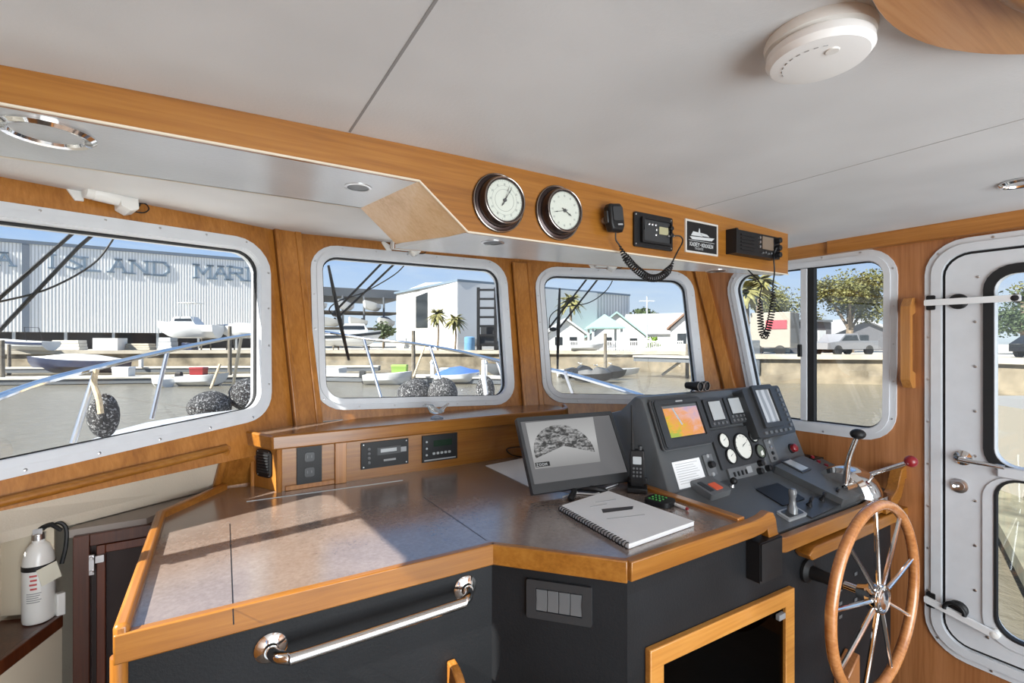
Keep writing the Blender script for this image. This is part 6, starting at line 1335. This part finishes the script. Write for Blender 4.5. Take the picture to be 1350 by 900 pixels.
def car(P, rz, L_, m, label, truck=True):
    t = thing('pickup_truck' if truck else 'parked_car', P, label, 'pickup truck' if truck else 'car'); M0 = TR(P.x, P.y, P.z, rz); prof_ = [(0, .45), (L_, .45), (L_, .95), (L_ * .78, 1.08), (L_ * .66, 1.62), (L_ * .42, 1.66), (L_ * .36, 1.12), (0, 1.1)] if truck else [(0, .4), (L_, .4), (L_, .85), (L_ * .75, .98), (L_ * .6, 1.45), (L_ * .25, 1.45), (L_ * .05, 1.0), (0, .9)]
    mb = MB(M0); mb.loft([[(x, y, z) for x, z in prof_] for y in (-.9, -.88, .88, .9)]); mb.build('body', t, m, bevel=.05)
    mb = MB(M0); mb.loft([[(x, y, z) for x, z in ((L_ * .73, 1.12), (L_ * .65, 1.52), (L_ * .44, 1.54), (L_ * .40, 1.14))] for y in (-.915, .915)]); mb.build('windows', t, M_win)
    for x in (.19, .8):
        for y in (-.85, .85): MB(Pl(tuple(P + (M0.to_3x3() @ V((L_ * x, y, .38)))), M0.to_3x3() @ V((1, 0, 0)), (0, 0, 1))).lathe([(.38, -.12), (.38, .12), (.2, .13)], 16).build('wheel', t, M_black)
car(gp(1143, 38.5, ZG), -TH + pi + .3, 5.2, plain('truck_silver', (.22, .22, .23), .4), 'silver pickup truck parked on the bank under the oak')
boat('grey_jon_boat', gp(1087, 38, ZG + .2), -TH + .1, 2.2, 1.2, .7, 'low dark boat beside the pickup truck', hull=M_roofg)
P = gp(992, 38.2, ZG); mb = MB(TR(P.x, P.y, -1.0, -TH)); mb.box(-.9, -.8, 0, .2, -.2, 2.6); tag(mb.build('bulkhead_box', None, M_roofg, bevel=.05), 'dark box hung on the seawall at the front edge of the side window', 'box')
# seen through the door
boat('white_motor_yacht', gp(1300, 8.6, -1.35), -TH - .15, 9.0, 2.6, 1.75, 'cream-white boat moored close outside the door window', hull=plain('cream_hull', (.30, .28, .235), .35), stripe=plain('tan_stripe', (.30, .24, .17), .5), cabin=.0)
car(gp(1352, 31, ZG), -TH + .2, 4.4, M_black, 'dark parked car beyond the door window', False)
t = thing('side_deck', (2.9, -.5, .1), 'pale blue-white side deck with bulwark just outside the door', 'deck'); mb = MB(); mb.box(XS + .06, -3, -.1, XS + .62, 1.7, .12); mb.build('walkway', t, M_deck); mb = MB(); mb.box(XS + .62, -3, -.1, XS + .70, .48, .62); mb.build('bulwark', t, M_deck, bevel=.02)
P = gp(1330, 12, -1.2); mb = MB(); mb.plate([(7.5, 1.5), (16, 4.5), (17, 2.5), (8.2, -.4)], -1.25, -1.05); tag(mb.build('rocky_ramp', None, plain('wet_stone', (.16, .15, .10), .8, var=.5, vscale=3)), 'mottled stone ramp in the water outside the lower door window', 'ramp')

# dockside clutter, each piece its own thing
def dock_box(px, d, z, w_, h_, m, label, name='dock_box'):
    P = gp(px, d, z); mb = MB(TR(P.x, P.y, z, -TH)); mb.loft([[(x * k, y * k, zz) for x, y in ((-w_ / 2, -.35), (w_ / 2, -.35), (w_ / 2, .35), (-w_ / 2, .35))] for zz, k in ((0, .94), (h_ * .8, 1), (h_ * .84, 1.05), (h_, .98))])
    tag(mb.build(name, None, m, bevel=.02), label, name.replace('_', ' '))
def pedestal(px, d, z, label):
    P = gp(px, d, z); t = thing('power_pedestal', P, label, 'power pedestal'); mb = MB(TR(P.x, P.y, z, -TH)); mb.box(-.14, -.14, 0, .14, .14, .95); mb.build('column', t, M_hullw, bevel=.02)
    mb = MB(TR(P.x, P.y, z, -TH)); mb.lathe([(.20, .95), (.20, 1.02), (.08, 1.2), (.01, 1.22)], 12); mb.build('lamp_cap', t, M_steelw)
dock_box(163, 37, -1.14, 1.3, .7, M_hullw, 'white dock box on the near dock below the dark blue boat')
dock_box(262, 38.5, -1.14, 1.1, .6, M_red, 'small red box on the near dock beside the tall piling')
dock_box(527, 38.5, -1.14, 1.2, .8, plain('box_green', (.25, .40, .08), .5), 'green-yellow box on the dock beside the greenish piling')
dock_box(592, 37.5, -1.14, 1.4, .6, M_hullw, 'white dock box behind the blue-covered skiff')
pedestal(186, 46, -.94, 'white pedestal on the farther dock near the middle of the port window'); pedestal(570, 37.8, -1.14, 'white pedestal on the dock behind the two lumpy fenders'); pedestal(640, 37, -1.14, 'white pedestal on the dock below the forklift')
for k, (px, d, w_, h_, m, lab) in enumerate(((20, 59, 4, 1.0, M_tan, 'low tan pallet load under the warehouse at far left'), (92, 59, 3.4, 1.2, M_dock, 'low timber load under the warehouse near its left part'), (186, 59.5, 3.0, .8, M_tan, 'short tan timber stack right of the white storage box'), (222, 56, 1.6, 1.5, M_steelw, 'grey cabinet on the bank under the bow of the fishing boat'), (250, 56, 1.3, .9, M_navy, 'dark blue bin on the bank under the fishing boat'))):
    P = gp(px, d, ZG); mb = MB(TR(P.x, P.y, ZG, -TH))
    for j in range(3): mb.box(-w_ / 2 + .05 * j, -.6, h_ * j / 3 + .02, w_ / 2 - .07 * j, .6, h_ * (j + 1) / 3)
    tag(mb.build('stacked_load', None, m, bevel=.03), lab, 'stack')
boat('grey_inflatable', gp(500, 37.2, -1.7), VW + .4, 2.6, 1.3, .5, 'grey inflatable at the dock left of the greenish piling', hull=M_steelw, outboard=1)
boat('dark_workboat', gp(700, 45, -1.7), VW + pi, 4.5, 1.9, .9, 'dark workboat moored behind the post left of the scooters', hull=M_roofg)
boat('white_pontoon_boat', gp(452, 44, -1.7), VW + pi, 6, 2.2, .8, 'white pontoon boat with hardtop on the farther side of the dock in the middle window', ttop=1.6)
boat('parked_sailboat', gp(620, 60, .9), VW, 4.6, 1.8, .9, 'white small boat parked between the palms and the forklift'); cradle(gp(620, 60, 0), VW, 4.6, 1.6, .5, 'low stand under the small boat beside the forklift')
# ---------------------------------------------------------------- light, sky, camera
w = bpy.data.worlds.new('sky'); SC.world = w; w.use_nodes = True; nt = w.node_tree
bg = nt.nodes['Background']
tc = nt.nodes.new('ShaderNodeTexCoord'); sp = nt.nodes.new('ShaderNodeSeparateXYZ'); L(nt, tc.outputs['Generated'], sp.inputs[0])
mr = nt.nodes.new('ShaderNodeMapRange'); mr.inputs[1].default_value = -.1; mr.inputs[2].default_value = .9; L(nt, sp.outputs[2], mr.inputs[0])
rr = ramp(nt, mr.outputs[0], [(.06, (.20, .21, .19)), (.105, (.74, .84, .93)), (.30, (.31, .53, .92)), (1.0, (.14, .30, .68))])
mp = nt.nodes.new('ShaderNodeMapping'); mp.inputs['Scale'].default_value = (2, 2, 9); L(nt, tc.outputs['Generated'], mp.inputs['Vector'])
cn = noise(nt, 1.6, mp.outputs[0], 5, .6, .3); cr = ramp(nt, cn.outputs[0], [(.5, (0, 0, 0)), (.75, (.45, .45, .45))])
mx = nt.nodes.new('ShaderNodeMix'); mx.data_type = 'RGBA'; L(nt, cr.outputs[0], mx.inputs[0]); L(nt, rr.outputs[0], mx.inputs[6]); mx.inputs[7].default_value = (.85, .90, .95, 1)
L(nt, mx.outputs[2], bg.inputs['Color']); bg.inputs['Strength'].default_value = 1.1
SUN_D = V((.78, .095, -.64)).normalized()
sl = bpy.data.lights.new('sun', 'SUN'); sl.energy = 15; sl.angle = radians(.6); sl.color = (1, .95, .88)
so = bpy.data.objects.new('sun', sl); COL.objects.link(so); so.rotation_euler = SUN_D.to_track_quat('-Z', 'Y').to_euler(); so.location = (-20, 0, 30)
def area(name, loc, sx, sy, e, aim, c=(1, .97, .93)):
    l = bpy.data.lights.new(name, 'AREA'); l.shape = 'RECTANGLE'; l.size = sx; l.size_y = sy; l.energy = e; l.color = c
    o = bpy.data.objects.new(name, l); COL.objects.link(o); o.location = loc; o.rotation_euler = (V(aim) - V(loc)).to_track_quat('-Z', 'Y').to_euler()
# unseen fill lights added behind the camera to brighten the cabin
area('cabin_fill', (.9, -1.2, 1.9), 2.0, 1.2, 20, (1.0, .8, .9), (.95, .98, 1))
area('aft_fill', (.9, -2.3, .9), 2.6, 1.6, 128, (.9, .6, 1.7), (.88, .96, 1))
cam = bpy.data.cameras.new('camera'); cam.sensor_width = 36; cam.lens = 36 * F / 1350; cam.clip_start = .02; cam.clip_end = 2000
co = bpy.data.objects.new('camera', cam); COL.objects.link(co); co.location = EYE; co.rotation_euler = (pi / 2, 0, -TH); SC.camera = co
SC.view_settings.view_transform = 'Standard'; SC.view_settings.look = 'None'; SC.view_settings.gamma = 1; SC.view_settings.exposure = 0
try: SC.view_settings.use_curve_mapping = False
except Exception: pass
SC.cycles.use_denoising = True; SC.cycles.max_bounces = 8; SC.cycles.transparent_max_bounces = 16
